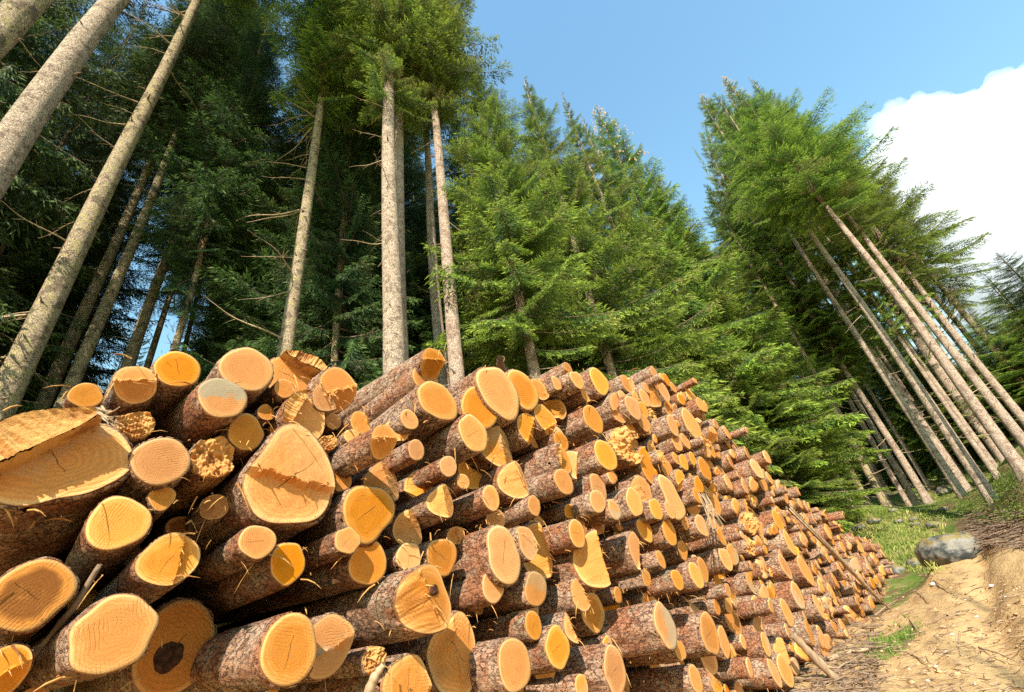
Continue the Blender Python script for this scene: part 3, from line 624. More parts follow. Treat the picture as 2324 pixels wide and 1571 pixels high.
# ------------------------------------------------------------------ ground
ctl = []
def pol(azd, rho, z, w=1.): a = math.radians(azd); ctl.append((rho * math.sin(a), rho * math.cos(a), z, w))
for a in range(-180, 180, 30): pol(a, 3, -1.5, 2)
for a in (-60, -30, 0, 60, 90, 120, 150, 180, 210, 240): pol(a, 10, -1.35)
for a, r_, z in ((36, 9, -1.5), (27, 9.3, -1.45), (30, 6, -1.5), (40, 6, -1.48), (44, 8, -1.35), (36, 22, -.29), (36, 15, -.98), (42, 17, .0), (44, 13, -.6), (48, 14, -.3), (46, 18, .5), (33, 26, .3), (39, 23, .1)): pol(a, r_, z, 3)
for s, z in ((0, -1.5), (5, -1.45), (9, -1.33), (13, -1.24), (16.5, -1.16), (20, -.85), (23.5, -.5)):
    p = D * s + L * DP; ctl.append((p[0], p[1], z, 3)); p = D * s + L * (DP + 4.5); ctl.append((p[0], p[1], z + .3, 1))
for f, _ in feet: ctl.append((f[0], f[1], f[2], 4))
for a, r_, z in ((-60, 25, .3), (-30, 25, .3), (-10, 25, .3), (10, 28, .8), (20, 30, 1.5), (28, 40, 3.2), (35, 45, 4), (45, 45, 6), (55, 40, 6), (70, 40, 3), (-60, 60, 2), (0, 60, 3), (30, 70, 9), (45, 70, 14), (55, 70, 17), (70, 70, 12), (40, 110, 20), (55, 110, 34), (20, 110, 6), (-30, 110, 4), (120, 60, -1), (180, 60, -1.5), (240, 60, -1)): pol(a, r_, z)
ctl = np.array(ctl)
def ground_z(x, y):
    x = np.asarray(x, float); y = np.asarray(y, float); sh = x.shape; P = np.stack([x.ravel(), y.ravel()], -1)
    d2 = ((P[:, None] - ctl[None, :, :2]) ** 2).sum(-1); rho = np.hypot(P[:, 0], P[:, 1])
    w = ctl[None, :, 3] / (d2 + .4 + (.05 * rho[:, None]) ** 2) ** 1.6
    return ((w * ctl[None, :, 2]).sum(1) / w.sum(1)).reshape(sh)
def g1(x, y): return float(ground_z(np.array([x]), np.array([y]))[0])
azs = np.concatenate([np.arange(-180, 15, 3.), np.arange(15, 58, .22), np.arange(58, 180, 3.)]); rad = np.concatenate([np.geomspace(.6, 6, 14), np.geomspace(6.2, 45, 150), np.geomspace(47, 420, 24)])
Ag, Rg = np.meshgrid(np.radians(azs), rad); X = Rg * np.sin(Ag); Y = Rg * np.cos(Ag); Z = np.concatenate([ground_z(a, b)[None] for a, b in zip(X, Y)])
sG = X * D[0] + Y * D[1]; qG = X * L[0] + Y * L[1]; P2 = np.stack([X, Y], -1)
azd = np.degrees(Ag)
edge = 19.5 + 1.6 * wnoise(P2, 5, .5) + np.clip(azd - 37, -12, 8) * .1
gz = np.maximum(ss(edge - 1.2, edge + 1.0, Rg) * (1 + ss(37.2, 38.6, azd) * ss(31, 25, Rg)), ss(4.5, 5.5, qG))
gp = onface(1989, 1343, 3.1); gp = at_dist(1976, 1352, 12.5); gz = np.maximum(gz, .8 * ss(1.1, .4, np.hypot((sG - gp @ D) * .55, (qG - gp @ L) * 1.5)))
bank = .35 * ss(1.6, .2, np.abs(Rg - edge)) * ss(33, 36, azd) * ss(60, 46, azd)      # low bank along the track edge
rut = -.24 * np.exp(-((qG + 1.1 + .25 * np.sin(sG * .35)) / .28) ** 2) - .24 * np.exp(-((qG - .55 + .25 * np.sin(sG * .35)) / .28) ** 2)
amp = ss(2.5, 6, Rg) * ss(80, 30, Rg)
Z = Z + amp * (np.clip(1 - gz, 0, 1) * (rut + .07 * wnoise(P2, 8, 2.0, 4) + .035 * wnoise(P2, 9, 8, 3)) + np.clip(gz, 0, 1) * (.16 * wnoise(P2, 10, .9, 4))) + bank * amp
nr, na = X.shape
v = np.stack([X, Y, Z], -1).reshape(-1, 3); fq = ringfaces(nr, na)[:, ::-1]
v = np.concatenate([v, [[0, 0, float(Z[0].mean())]]]); j = np.arange(na); ft = np.stack([np.full(na, len(v) - 1), (j + 1) % na, j], -1)
o = link('ground', mesh('ground', v, [fq, ft], [M['ground']], attrs={'grassy': ('FLOAT', np.r_[gz.ravel(), 0])})); tag(o, None, None, None, 'structure')
from mathutils.bvhtree import BVHTree
bvh = BVHTree.FromPolygons([tuple(p) for p in v], [tuple(map(int, f)) for f in fq])
def gz_at(x, y):
    h = bvh.ray_cast((x, y, 80), (0, 0, -1)); return h[0].z if h[0] else g1(x, y)
def pix_ground(x, y):
    h = bvh.ray_cast((0, 0, 0), tuple(ray(x, y))); return np.array(h[0]) if h[0] else None

# ------------------------------------------------------------------ spruce crowns
def branch_template(seed, hang, dens=1.0):
    """unit branch along +x: needle shoots as small rhombs, shoot age 0..1, wood axis"""
    g = np.random.default_rng(seed); a1, a2 = g.uniform(-.30, -.12), g.uniform(.10, .28); wob = g.normal(0, .05)
    ax = lambda t: np.stack([t, wob * np.sin(t * 3), a1 * t + a2 * t * t], -1)
    base, dirs, age, ln = [], [], [], []
    t = .10
    while t < 1.0:
        p0 = ax(np.array(t)); 
        for sgn in (-1, 1):
            if g.random() < .10: continue
            l = (.05 + .40 * (1 - t) ** .75 * min(1, t * 3.2 + .35)) * g.uniform(.6, 1.15); ang = math.radians(g.uniform(42, 66))
            dd = np.array([math.cos(ang), sgn * math.sin(ang), 0]); m = max(2, int(l / .024 * dens)); u = (np.arange(m) + g.uniform(.2, .8)) / m
            pts = p0 + dd * (l * u)[:, None] + np.stack([0 * u, 0 * u, -.22 * hang * l * u - .35 * hang * l * u * u], -1)
            for q, uu in zip(pts, u):
                for s2 in (-1, 1):
                    a2_ = ang * sgn + s2 * math.radians(g.uniform(25, 60)); hz = -hang * g.uniform(.1, 1.3) + g.normal(0, .22)
                    d = np.array([math.cos(a2_), math.sin(a2_), hz]); base.append(q + g.normal(0, .006, 3)); dirs.append(d / np.linalg.norm(d))
                    ln.append(g.uniform(.042, .085) * (1 - .3 * uu)); age.append(min(1, max(0, uu * 1.25 - .45 + g.normal(0, .38)) + (.35 if t > .8 else 0)))
            d = dd + np.array([0, 0, -.3 * hang]); base.append(pts[-1]); dirs.append(d / np.linalg.norm(d)); ln.append(.08); age.append(1.)
        t += g.uniform(.026, .044) / dens
    base, dirs, ln, age = np.array(base), np.array(dirs), np.array(ln), np.array(age)
    n = len(base); rv_ = g.normal(size=(n, 3)); side = np.cross(dirs, rv_); side /= np.linalg.norm(side, axis=1)[:, None]
    w = (ln * g.uniform(.075, .12, n))[:, None]; l = ln[:, None]
    Q = np.stack([base, base + dirs * l * .4 + side * w, base + dirs * l, base + dirs * l * .45 - side * w], 1)
    tt = np.linspace(0, .97, 6); wv, wf = tube(ax(tt), .011 * (1 - tt * .85), 4)
    return Q, age, wv, wf
TPL = [branch_template(100 + i, h, 1.2) for i, h in enumerate((.35, .5, .7, .9, 1.2, 1.5))]
TPS = [branch_template(200 + i, h, 1.0) for i, h in enumerate((.3, .6, .9, 1.2))]
def crown_mesh(name, seed, H, rmax, nb, hangs, tpl, mats, cones=0, power=.75, top=.25, low=0, up=0.):
    g = np.random.default_rng(seed); QV, AG, WV, WF, off = [], [], [], [], 0
    for i in range(nb + low):
        if i < nb: f = (i + g.random()) / nb; f = f ** .92; z = H * f; Lb = max(top, rmax * (1 - f) ** power * min(1., .55 + f * 4)) * g.uniform(.62, 1.22); pit = math.radians(-20 + up + 60 * f ** 1.3 + g.normal(0, 9))
        else: f = 0; z = -min(4.2, .14 * H) * g.random() ** 1.5; Lb = rmax * g.uniform(.18, .62); pit = math.radians(-30 + g.normal(0, 12))
        Q, age, wv, wf = tpl[int(g.choice(hangs))]; azm = i * 2.39996 + g.normal(0, .35); rol = g.normal(0, .3)
        ca, sa, cp, sp = math.cos(azm), math.sin(azm), math.cos(pit), math.sin(pit)
        R = np.array([[ca, -sa, 0], [sa, ca, 0], [0, 0, 1]]) @ np.array([[cp, 0, -sp], [0, 1, 0], [sp, 0, cp]]) @ np.array([[1, 0, 0], [0, math.cos(rol), -math.sin(rol)], [0, math.sin(rol), math.cos(rol)]])
        sc = np.array([1, g.uniform(.75, 1.1), 1]) * Lb; o_ = np.array([0, 0, z])
        QV.append((Q * sc) @ R.T + o_); AG.append(np.repeat(age, 4)); w = (wv * Lb) @ R.T + o_; WV.append(w); WF.append(wf + off); off += len(w)
    tz = np.linspace(0, 1.0, 10); sv, sf = tube(np.stack([0 * tz, 0 * tz, H * tz * 1.02], -1), .12 * (1 - tz) + .008, 6); WV.append(sv); WF.append(sf + off); off += len(sv)
    q = np.concatenate(QV).reshape(-1, 3); nq = len(q); qf = np.arange(nq).reshape(-1, 4); wv = np.concatenate(WV); wf = np.concatenate(WF) + nq
    blocks, mi, vs = [qf, wf], [0, 1], [q, wv]; ag = np.concatenate([np.concatenate(AG), np.zeros(len(wv))]); n0 = nq + len(wv)
    if cones:
        cvs, cfs = [], []; co = 0
        for i in range(cones):
            f = 1 - .30 * g.random() ** 1.2; a = g.uniform(0, 6.28); rr = rmax * (1 - f) ** power * g.uniform(.5, 1.05) + .15; p = np.array([rr * math.cos(a), rr * math.sin(a), H * f + g.uniform(-.1, .2)])
            k = np.linspace(0, 1, 5)[:, None]; x, y = tube(p + np.array([g.normal(0, .03), g.normal(0, .03), -.16]) * k, np.array([.008, .028, .03, .022, .004]) * 1.25, 6); cvs.append(x); cfs.append(y + co); co += len(x)
        vs.append(np.concatenate(cvs)); blocks.append(np.concatenate(cfs) + n0); mi.append(2); ag = np.concatenate([ag, np.zeros(co)])
    return mesh(name, np.concatenate(vs), blocks, mats, mi, smooth=False, attrs={'shoot': ('FLOAT', ag)})
cm, cd = [M['needle'], M['limb'], M['cone']], [M['needle_shade'], M['limb'], M['cone']]
CR = dict(high=[crown_mesh('crown', 31 + i, 24, 3.7, 200, [2, 3, 4, 5], TPL, cm, 0, .6, .25, 26) for i in range(3)],
          full=[crown_mesh('crown', 41 + i, 26, 4.4, 215, [1, 2, 3, 4], TPL, cm, 0, .78, .2) for i in range(2)],
          coned=[crown_mesh('crown', 51 + i, 26, 4.6, 215, [1, 2, 3], TPL, cm, 220, .70, .3, 20) for i in range(2)],
          wispy=[crown_mesh('crown', 81 + i, 14, 3.0, 95, [0, 1, 2, 3], TPL, cm, 0, .55, .2, 12, 6) for i in range(4)],
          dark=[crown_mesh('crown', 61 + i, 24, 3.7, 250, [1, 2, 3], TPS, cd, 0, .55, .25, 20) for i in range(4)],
          small=[crown_mesh('crown', 71 + i, 12, 2.4, 120, [0, 1, 2], TPS, cd, 0, .8) for i in range(2)])
CH = dict(high=24, full=26, coned=26, wispy=14, dark=24, small=12)
print('CROWNQ', {k: [len(m.polygons) for m in v] for k, v in CR.items()})

def dead_branch_mesh(seed):
    g = np.random.default_rng(seed); A = Acc(); t = np.linspace(0, 1, 8); bx, bz = g.normal(0, .12), g.uniform(-.28, .05)
    ax = np.stack([t, bx * t * t + .03 * np.sin(t * 7 + seed), bz * t + .16 * t * t * g.uniform(-.5, 1)], -1); A.add(*tube(ax, .014 * (1 - t * .85) + .001, 5))
    for i in range(int(g.integers(3, 9))):
        k = int(g.integers(1, 7)); p = ax[k]; d = np.array([g.uniform(.3, 1), g.choice([-1, 1]) * g.uniform(.3, 1), g.normal(-.1, .35)]); d /= np.linalg.norm(d); l = g.uniform(.12, .38) * (1.1 - t[k]); u = np.linspace(0, 1, 4)
        A.add(*tube(p + d * (l * u)[:, None] + np.array([0, 0, -.1]) * (l * u * u)[:, None], .006 * (1 - .8 * u), 4))
    return A.mesh('dead_branch', [M['twig']])
def stub_mesh(seed):
    g = np.random.default_rng(seed); t = np.linspace(0, 1, 5)[:, None]; v, f = tube(np.array([1, 0, 0]) * t * .16 + np.array([0, .2, -.25]) * t * t * .16 * g.normal(0, 1), np.array([.030, .020, .014, .011, .003]), 7); return mesh('branch_stub', v, [f], [M['limb']])
STUB = [stub_mesh(i) for i in range(3)]
DB = [dead_branch_mesh(300 + i) for i in range(8)]

def trunk_mesh(rb, H, seed, lean=0.0, seg=26, ns=20, flare=.35):
    g = np.random.default_rng(seed); t = np.concatenate([[-.6 / H, 0, .15 / H, .4 / H, .8 / H, 1.3 / H], np.linspace(2.2 / H, 1, seg)]); z = t * H
    rr = rb * (np.clip(1 - t, 0, 1) ** .72 * .97 + .03) * (1 + flare * np.exp(-np.maximum(z, 0) / .35)); ph = np.arange(ns) / ns * 2 * np.pi
    lob = 1 + .12 * np.exp(-np.maximum(z, 0) / .5)[:, None] * np.cos(ph * 5 + g.uniform(0, 6))[None]
    jig = 1 + .03 * wnoise(np.stack([np.cos(ph)[None] * 1.2 + 0 * z[:, None], np.sin(ph)[None] * 1.2 + 0 * z[:, None], z[:, None] * .9 + 0 * ph[None]], -1), seed, 1.5, 3)
    wx, wy = .07 * np.sin(z * g.uniform(.15, .4) + g.uniform(0, 6)), .07 * np.sin(z * g.uniform(.15, .4) + g.uniform(0, 6)); wx -= wx[1]; wy -= wy[1]
    R = rr[:, None] * lob * jig
    v = np.stack([R * np.cos(ph) + wx[:, None], R * np.sin(ph) + wy[:, None], z[:, None] + 0 * R], -1).reshape(-1, 3)
    return mesh('trunk', v, [ringfaces(len(t), ns)], [None]), rr, z
ntree = 0
def tree(x, y, z, H, dia, bark, kind, cbase, label, group=None, dead=0, dz=(3, 12), csc=1.0, dlen=(.5, 1.4), deadazi=None, stubs=0):
    """Empty at the foot > trunk, crown, dead_branch children"""
    global ntree; ntree += 1; g = np.random.default_rng(900 + ntree)
    e = link('spruce_tree', None, None, (x, y, z)); tag(e, label, 'tree', group); e.empty_display_size = .5
    me, rr, zz = trunk_mesh(dia / 2, H, 900 + ntree); me.materials.clear(); me.materials.append(M[bark]); link('trunk', me, e)
    if kind:
        c = link('crown', CR[kind][ntree % len(CR[kind])], e); hs = (H - cbase) / CH[kind]; c.location = (0, 0, cbase); c.scale = (csc, csc, hs); c.rotation_euler.z = g.uniform(0, 6.28)
    for i in range(stubs):
        b = link('branch_stub', STUB[int(g.integers(0, 3))], e); h = g.uniform(1.5, max(4, cbase)); a = g.uniform(0, 6.28); r = float(np.interp(h, zz, rr)) * .93; sc = g.uniform(.6, 1.6); b.location = (r * math.cos(a), r * math.sin(a), h); b.scale = (sc, sc, sc); b.rotation_euler = (0, g.uniform(-.5, .6), a)
    for i in range(dead):
        b = link('dead_branch', DB[int(g.integers(0, 8))], e); h = g.uniform(*dz); a = g.uniform(0, 6.28) if deadazi is None else g.normal(*deadazi)
        r = float(np.interp(h, zz, rr)) * .8; b.location = (r * math.cos(a), r * math.sin(a), h); s = g.uniform(*dlen); b.scale = (s, s, s); b.rotation_euler = (g.normal(0, .4), g.normal(.05, .18), a)
    return e

def z_on(x, y, yy, rho):
    xx = 875 + (x - 875) * (yy + 860) / (y + 860); return rho * azel(xx, yy)[1]
# the named trunks behind the pile: pixel on the axis, width there, real diameter there
def trunk_at(px, py, w, dia):
    r = ray(px, py); t = dia / w * wk(px, py); p = r * t; return p
FRONT = [ # px, py, w, dia, height, bark, crown base, dead, label
    (10, 40, 95, .44, 40, 'lichen', 22, 2, 'dark leaning-looking spruce trunk cutting the top left corner'),
    (68, 281, 88, .56, 42, 'pine', 23, 3, 'thickest bare pale spruce trunk slanting from the left edge to the top'),
    (63, 770, 69, .54, 42, 'lichen', 20.5, 40, 'thick dappled spruce trunk rising from the left end of the pile with many dead boughs'),
    (242, 700, 30, .40, 34, 'lichen', 16, 14, 'slim dappled spruce trunk right of the thick dappled one'),
    (205, 700, 30, .42, 35, 'lichen', 17, 10, 'shaded spruce trunk just left of the slim dappled one'),
    (325, 752, 28, .42, 36, 'lichen', 18, 12, 'dark silhouetted spruce trunk beside the blue gap of sky'),
    (660, 700, 34, .42, 40, 'lichen', 18.5, 30, 'mossy spruce trunk standing behind the skyline of starred log ends, dead twigs on its left'),
    (885, 714, 47, .55, 44, 'pine', 18.6, 18, 'tall straight pale spruce trunk in the middle with bright green crown above'),
    (917, 714, 34, .46, 42, 'pink', 19, 3, 'spruce trunk half hidden right behind the tall straight middle one'),
    (996, 714, 25, .42, 41, 'pink', 22, 8, 'left trunk of the close pair of spruces right of the middle one'),
    (1028, 714, 31, .42, 40, 'pink', 18.5, 12, 'right trunk of the close pair of spruces right of the middle one'),
    (1213, 837, 26, .36, 27, 'pink', 5.5, 10, 'light green spruce with boughs low over the pile and a pale trunk foot'),
    (831, 837, 22, .42, 36, 'lichen', 17, 20, 'dim spruce trunk in deep shade left of the tall middle one'),
    (1142, 750, 7, .14, 13, 'lichen', 7, 8, 'thin sapling-like spruce stem between the close pair and the light green spruce')]
fp = []; FB = [-330, -230, -20, 330, 400, 440, 275, 238, 280, 270, 300, 800, 500, 560]
for i, (px, py, w, dia, H, bark, cb, nd, lab) in enumerate(FRONT):
    p = trunk_at(px, py, w, dia); z = gz_at(p[0], p[1]); fp.append(p); rho = math.hypot(p[0], p[1]); cb = z_on(px, py, FB[i], rho) - z + (0 if i in (11, 13) else 3.2); H = max(H, cb + (20 if i in (3, 4, 5, 12) else 14)) if i not in (11, 13) else H
    hz = p[2] - z; k = max(.4, (1 - hz / H)) ** .72 * .97 + .03
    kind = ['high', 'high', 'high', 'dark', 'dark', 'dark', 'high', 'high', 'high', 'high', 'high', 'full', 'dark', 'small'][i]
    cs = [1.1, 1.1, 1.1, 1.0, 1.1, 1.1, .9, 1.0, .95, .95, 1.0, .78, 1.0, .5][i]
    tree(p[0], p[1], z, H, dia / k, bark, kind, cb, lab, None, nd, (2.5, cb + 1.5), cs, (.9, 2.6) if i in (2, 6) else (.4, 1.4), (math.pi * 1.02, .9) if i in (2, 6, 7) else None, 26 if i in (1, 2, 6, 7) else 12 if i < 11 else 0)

# spruces whose tops show: top pixel, distance
TOPS = [(1275, 214, 24, 'full', 3, 'grey-green spruce whose narrow top stands alone in the sky gap left of the coned one', 1.0),
        (1352, 246, 28, 'coned', 4, 'large spruce with brown cones on its top, broadest crown in the middle', 1.25),
        (1190, 178, 19, 'full', 4.5, 'bright green spruce edging the open sky right of the tall middle trunks', 1.2),
        (1462, 372, 30, 'full', 4, 'spruce filling the slope of crowns right below the coned top', 1.1),
        (1385, 560, 24, 'full', 1, 'spruce with light green boughs low behind the middle of the pile', .85),
        (1545, 500, 33, 'full', 2, 'spruce at the right end of the descending crowns, beside the notch of sky', 1.0),
        (1600, 690, 28, 'full', 1, 'spruce with boughs sweeping down to the pile on the right', .95),
        (1670, 830, 30, 'full', .6, 'low spruce with feathery yellow-green boughs hiding the pile top', .66),
        (1745, 930, 31, 'full', .3, 'lowest feathery spruce spilling over the far part of the pile', .58),
        (1820, 1020, 34, 'small', .3, 'small feathery spruce at the far end of the pile', .6),
        (1225, 282, 26, 'full', 6, 'grey-green spruce low in the notch of sky left of the lone narrow top', .85),
        (1318, 262, 31, 'full', 6, 'spruce squeezed between the lone narrow top and the coned top', .9),
        (1408, 318, 34, 'full', 6, 'spruce peeping out directly right of the coned top', .95),
        (1650, 400, 37, 'full', 10, 'spruce with green boughs running down the left side of the right stand', .8),
        (1705, 520, 38, 'full', 8, 'shorter spruce tucked under the boughs at the left side of the right stand', .7),
        (1592, 216, 38, 'coned', 19, 'coned spruce at the left tip of the right stand against the sky', .72),
        (1640, 176, 40, 'coned', 21, 'tallest coned spruce of the right stand', .72),
        (1700, 178, 42, 'full', 23, 'spruce whose upright twigs make the top outline of the right stand', .72),
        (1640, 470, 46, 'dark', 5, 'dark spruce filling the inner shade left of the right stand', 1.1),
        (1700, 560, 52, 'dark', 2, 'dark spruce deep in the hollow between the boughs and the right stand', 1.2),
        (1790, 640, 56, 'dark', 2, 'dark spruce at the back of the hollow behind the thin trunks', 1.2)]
for px, py, rho, kind, cb, lab, cs in TOPS:
    p = at_dist(px, py, rho); z = gz_at(p[0], p[1]); H = p[2] - z
    tree(p[0], p[1], z, H, .014 * H, 'pink', kind, min(cb, H * .5), lab, None, 6 if cb > 3 else 0, (2, max(3, cb + 2)), cs)

# the right stand
STOP = [560, 470, 420, 430, 400, 330, 300, 280, 290, 225, 260, 215, 215, 240, 235, 235, 265, 310, 330, 380, 600, 1020]
SBASE = [840, 700, 640, 620, 620, 590, 570, 560, 560, 490, 510, 470, 500, 550, 530, 450, 490, 590, 630, 660, 880, 1130]
for i, ((x, y, w, h, b), (f, dia)) in enumerate(zip(STAND, feet)):
    rho = math.hypot(f[0], f[1]); z = gz_at(f[0], f[1]); h = z_on(x, y, STOP[i], rho) - z; cb = z_on(x, y, SBASE[i], rho) - z
    g = np.random.default_rng(i); cs = .62 + .3 * g.random() + (.5 if i >= 15 else 0)
    tree(f[0], f[1], z, h, dia * .97, b, 'small' if i == 21 else 'wispy', cb, SLAB[i], 'spruce trunks of the right stand', 20 if w > 13 else 12, (1.0, cb + 2), cs, (.4, 1.4), None, 14 if w > 16 else 0)

for i, (x, y) in enumerate(((1945, 1112), (1968, 1095), (2012, 1088), (2128, 1078), (2143, 1062), (2182, 1078), (2190, 1040), (2236, 1098), (2262, 1004), (2288, 985), (1908, 1090), (2306, 1040), (2110, 1110), (2265, 1085))):
    f = pix_ground(x, y)
    if f is None: continue
    rho = math.hypot(f[0], f[1]); yt = 300 + 14 * i; h = z_on(x, y, yt, rho) - f[2]; cb = z_on(x, y, 640 + 10 * i, rho) - f[2]
    tree(f[0], f[1], f[2], h, .26, 'pink', 'wispy', cb, 'thin back-row spruce trunk glimpsed between the front trunks of the right stand', 'thin back-row spruces of the right stand', 10, (1.0, cb + 1), .5, (.4, 1.2))

# dark forest behind the pile on the left, and the wood beyond the right stand
g = np.random.default_rng(5); spots = [(p[0], p[1]) for p in fp]; ng = 0
azgap = math.degrees(azel(392, 730)[0]); lab_back = 'dark spruce in the shaded wood behind the left half of the pile'
for i in range(1500):
    a = g.uniform(-72, 12); rho = g.uniform(15, 46); x, y = rho * math.sin(math.radians(a)), rho * math.cos(math.radians(a)); q = x * L[0] + y * L[1]
    if q < 9.5 or abs(a - azgap) < math.degrees(3.0 / rho) + .4: continue
    if min(math.hypot(x - sx, y - sy) for sx, sy in spots) < 2.7: continue
    spots.append((x, y)); H = g.uniform(33, 46) if a < -5 else g.uniform(26, 36); ng += 1
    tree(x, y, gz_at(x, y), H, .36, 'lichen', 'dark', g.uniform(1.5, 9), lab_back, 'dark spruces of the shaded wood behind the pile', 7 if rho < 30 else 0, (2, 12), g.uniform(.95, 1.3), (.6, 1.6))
    if ng >= 70: break
for da, rho, H, cb in ((.6, 19, 42, 17), (-1.0, 24, 45, 20), (1.6, 29, 46, 22)):   # high crowns over the gap of sky
    a = math.radians(azgap + da); x, y = rho * math.sin(a), rho * math.cos(a); tree(x, y, gz_at(x, y), H, .34, 'lichen', 'dark', cb, lab_back, 'dark spruces of the shaded wood behind the pile', 5, (3, 14), 1.0, (.5, 1.4))
for px, py, rho in ((352, 690, 42), (470, 742, 40), (415, 800, 46), (300, 745, 48), (520, 765, 44)):
    p = at_dist(px, py, rho); z = gz_at(p[0], p[1]); tree(p[0], p[1], z, p[2] - z, .3, 'pink', 'full', .5, 'small sunlit spruce low in the sky gap behind the left end of the pile', 'sunlit spruces in the sky gap', 0, csc=.6)
for i in range(70):
    a, rho = g.uniform(27, 62), g.uniform(40, 85)
    if a < 40 and rho < 48: continue
    x, y = rho * math.sin(math.radians(a)), rho * math.cos(math.radians(a)); H = g.uniform(13, 20) if a < 42 else g.uniform(7, 12)
    tree(x, y, gz_at(x, y), H, .3, 'pink', 'full' if i % 2 else 'dark', .8, 'spruce of the far wood seen between the trunks of the right stand', 'spruces of the far wood', 0, csc=.8)
for az_, rho_, H_ in ((43, 9.0, 17), (47, 12.5, 19)):   # trees behind the viewer whose shade reaches the track
    x, y = rho_ * math.sin(math.radians(az_)) + 22 * math.sin(math.radians(187)), rho_ * math.cos(math.radians(az_)) + 22 * math.cos(math.radians(187))
    tree(x, y, gz_at(x, y), H_ + 2, .3, 'pink', 'small', 9, 'spruce standing behind the viewpoint, shading the track', 'spruces behind the viewpoint', 0, csc=.7)

# ------------------------------------------------------------------ cloud
def cloud():
    g = np.random.default_rng(3); k = NT('cloud_droplets'); v = k.n('ShaderNodeVolumePrincipled'); v.inputs['Color'].default_value = (.90, .90, .915, 1); v.inputs['Density'].default_value = .035; v.inputs['Anisotropy'].default_value = .2
    o_ = k.n('ShaderNodeOutputMaterial'); k.t.links.new(v.outputs[0], o_.inputs['Volume']); m = k.m
    R = 900.; puffs = []
    def add(px, py, rpx, dz=0): r = ray(px, py); u = r / np.linalg.norm(r); puffs.append((u * (R + dz), rpx / np.linalg.norm(r) * R))
    for px, py, rp in ((2040, 300, 55), (2010, 350, 35), (2090, 270, 50), (2120, 250, 33), (2150, 300, 70), (2235, 275, 66), (2320, 245, 70), (2400, 200, 70), (2080, 380, 90), (2190, 400, 120), (2320, 340, 140), (2140, 490, 95), (2250, 520, 130), (2380, 480, 150),
                        (2190, 600, 70), (2290, 630, 90), (2400, 640, 110), (2195, 240, 28), (2275, 205, 30), (2328, 168, 26)): add(px, py, rp, g.uniform(-30, 30) - .75 * (py - 280))
    base = list(puffs)
    for c, r in base:
        for i in range(26):
            d = g.normal(size=3); d /= np.linalg.norm(d)
            if d @ c > .3 * np.linalg.norm(c): continue
            c2, r2 = c + d * r * g.uniform(.8, 1.0), r * g.uniform(.16, .36); puffs.append((c2, r2))
            for j in range(4):
                d2 = d + g.normal(0, .8, 3); d2 /= np.linalg.norm(d2); puffs.append((c2 + d2 * r2 * .9, r2 * g.uniform(.25, .5)))
    import bmesh
    bm = bmesh.new(); bmesh.ops.create_icosphere(bm, subdivisions=3, radius=1); sv = np.array([v.co for v in bm.verts]); sf = np.array([[v.index for v in f.verts] for f in bm.faces]); bm.free()
    A = Acc(); cc = puffs[9][0]
    for i, (c, r) in enumerate(puffs):
        w = wnoise(sv * 1.0 + i * 3.1, 40 + i % 7, 2.2, 5); A.add(c + sv * (r * (1 + .16 * w))[:, None] - cc, sf)
    o = link('cloud', A.mesh('cloud', [m]), None, cc); rm = o.modifiers.new('remesh', 'REMESH'); rm.mode = 'VOXEL'; rm.voxel_size = 2.6; rm.use_smooth_shade = True
    tag(o, 'big white cumulus cloud rising behind the right stand', 'cloud')
cloud()

# ------------------------------------------------------------------ boulders, sticks, ground litter
def rock(name, px, py, wpx, ratio, label, cat, mat, seed, group=None, sub=4, depth=1.0):
    import bmesh
    p = pix_ground(px, py); 
    if p is None: return
    sc = wpx / np.linalg.norm(ray(px, py)) * np.linalg.norm(p) / 2
    bm = bmesh.new(); bmesh.ops.create_icosphere(bm, subdivisions=sub, radius=1); sv = np.array([v.co for v in bm.verts]); sf = np.array([[v.index for v in f.verts] for f in bm.faces]); bm.free()
    w = wnoise(sv, seed, 1.6, 4) * .15 - .16 * np.abs(wnoise(sv, seed + 2, 1.5, 2)) + wnoise(sv, seed + 1, 7, 4) * .06
    for q in range(9): pn = np.random.default_rng(seed * 31 + q).normal(size=3); pn /= np.linalg.norm(pn); dd = (sv * (1 + w)[:, None]) @ pn; w = np.where(dd > .74, (1 + w) * (.74 + (dd - .74) * .25) / np.maximum(dd, .01) - 1, w)
    vv = sv * (1 + w)[:, None]; vv[:, 2] = np.where(vv[:, 2] < -.45, -.45 + (vv[:, 2] + .45) * .2, vv[:, 2])
    o = link(name, mesh(name, vv * sc * np.array([1, depth, ratio]), [sf], [M[mat]]), None, p + UP * sc * ratio * .16); o.rotation_euler.z = -math.atan2(p[0], p[1]); tag(o, label, cat, group); return o
rock('boulder', 2160, 1260, 140, .66, 'large rounded boulder with pale lichen and brown moss at the edge of the track', 'boulder', 'boulder', 4, depth=.8)
rock('boulder', 2035, 1300, 50, .7, 'smaller smooth grey boulder between the pile\'s end and the large boulder', 'boulder', 'boulder', 9)
rock('boulder', 2078, 1283, 42, .7, 'small tan boulder in the brush left of the large boulder', 'boulder', 'boulder', 15)
g = np.random.default_rng(12)
for i in range(16):
    px, py = [(2148, 1479), (2118, 1327), (2123, 1512), (2160, 1440), (2215, 1400), (2105, 1545), (2250, 1330), (2190, 1362)][i] if i < 8 else (g.uniform(1990, 2320), g.uniform(1340, 1565))
    rock('stone', px, py, g.uniform(7, 17) if i < 8 else g.uniform(3, 7), .5, 'small pale stone lying on the dirt track', 'stone', 'stone', 60 + i, 'pale stones on the dirt track', 2)
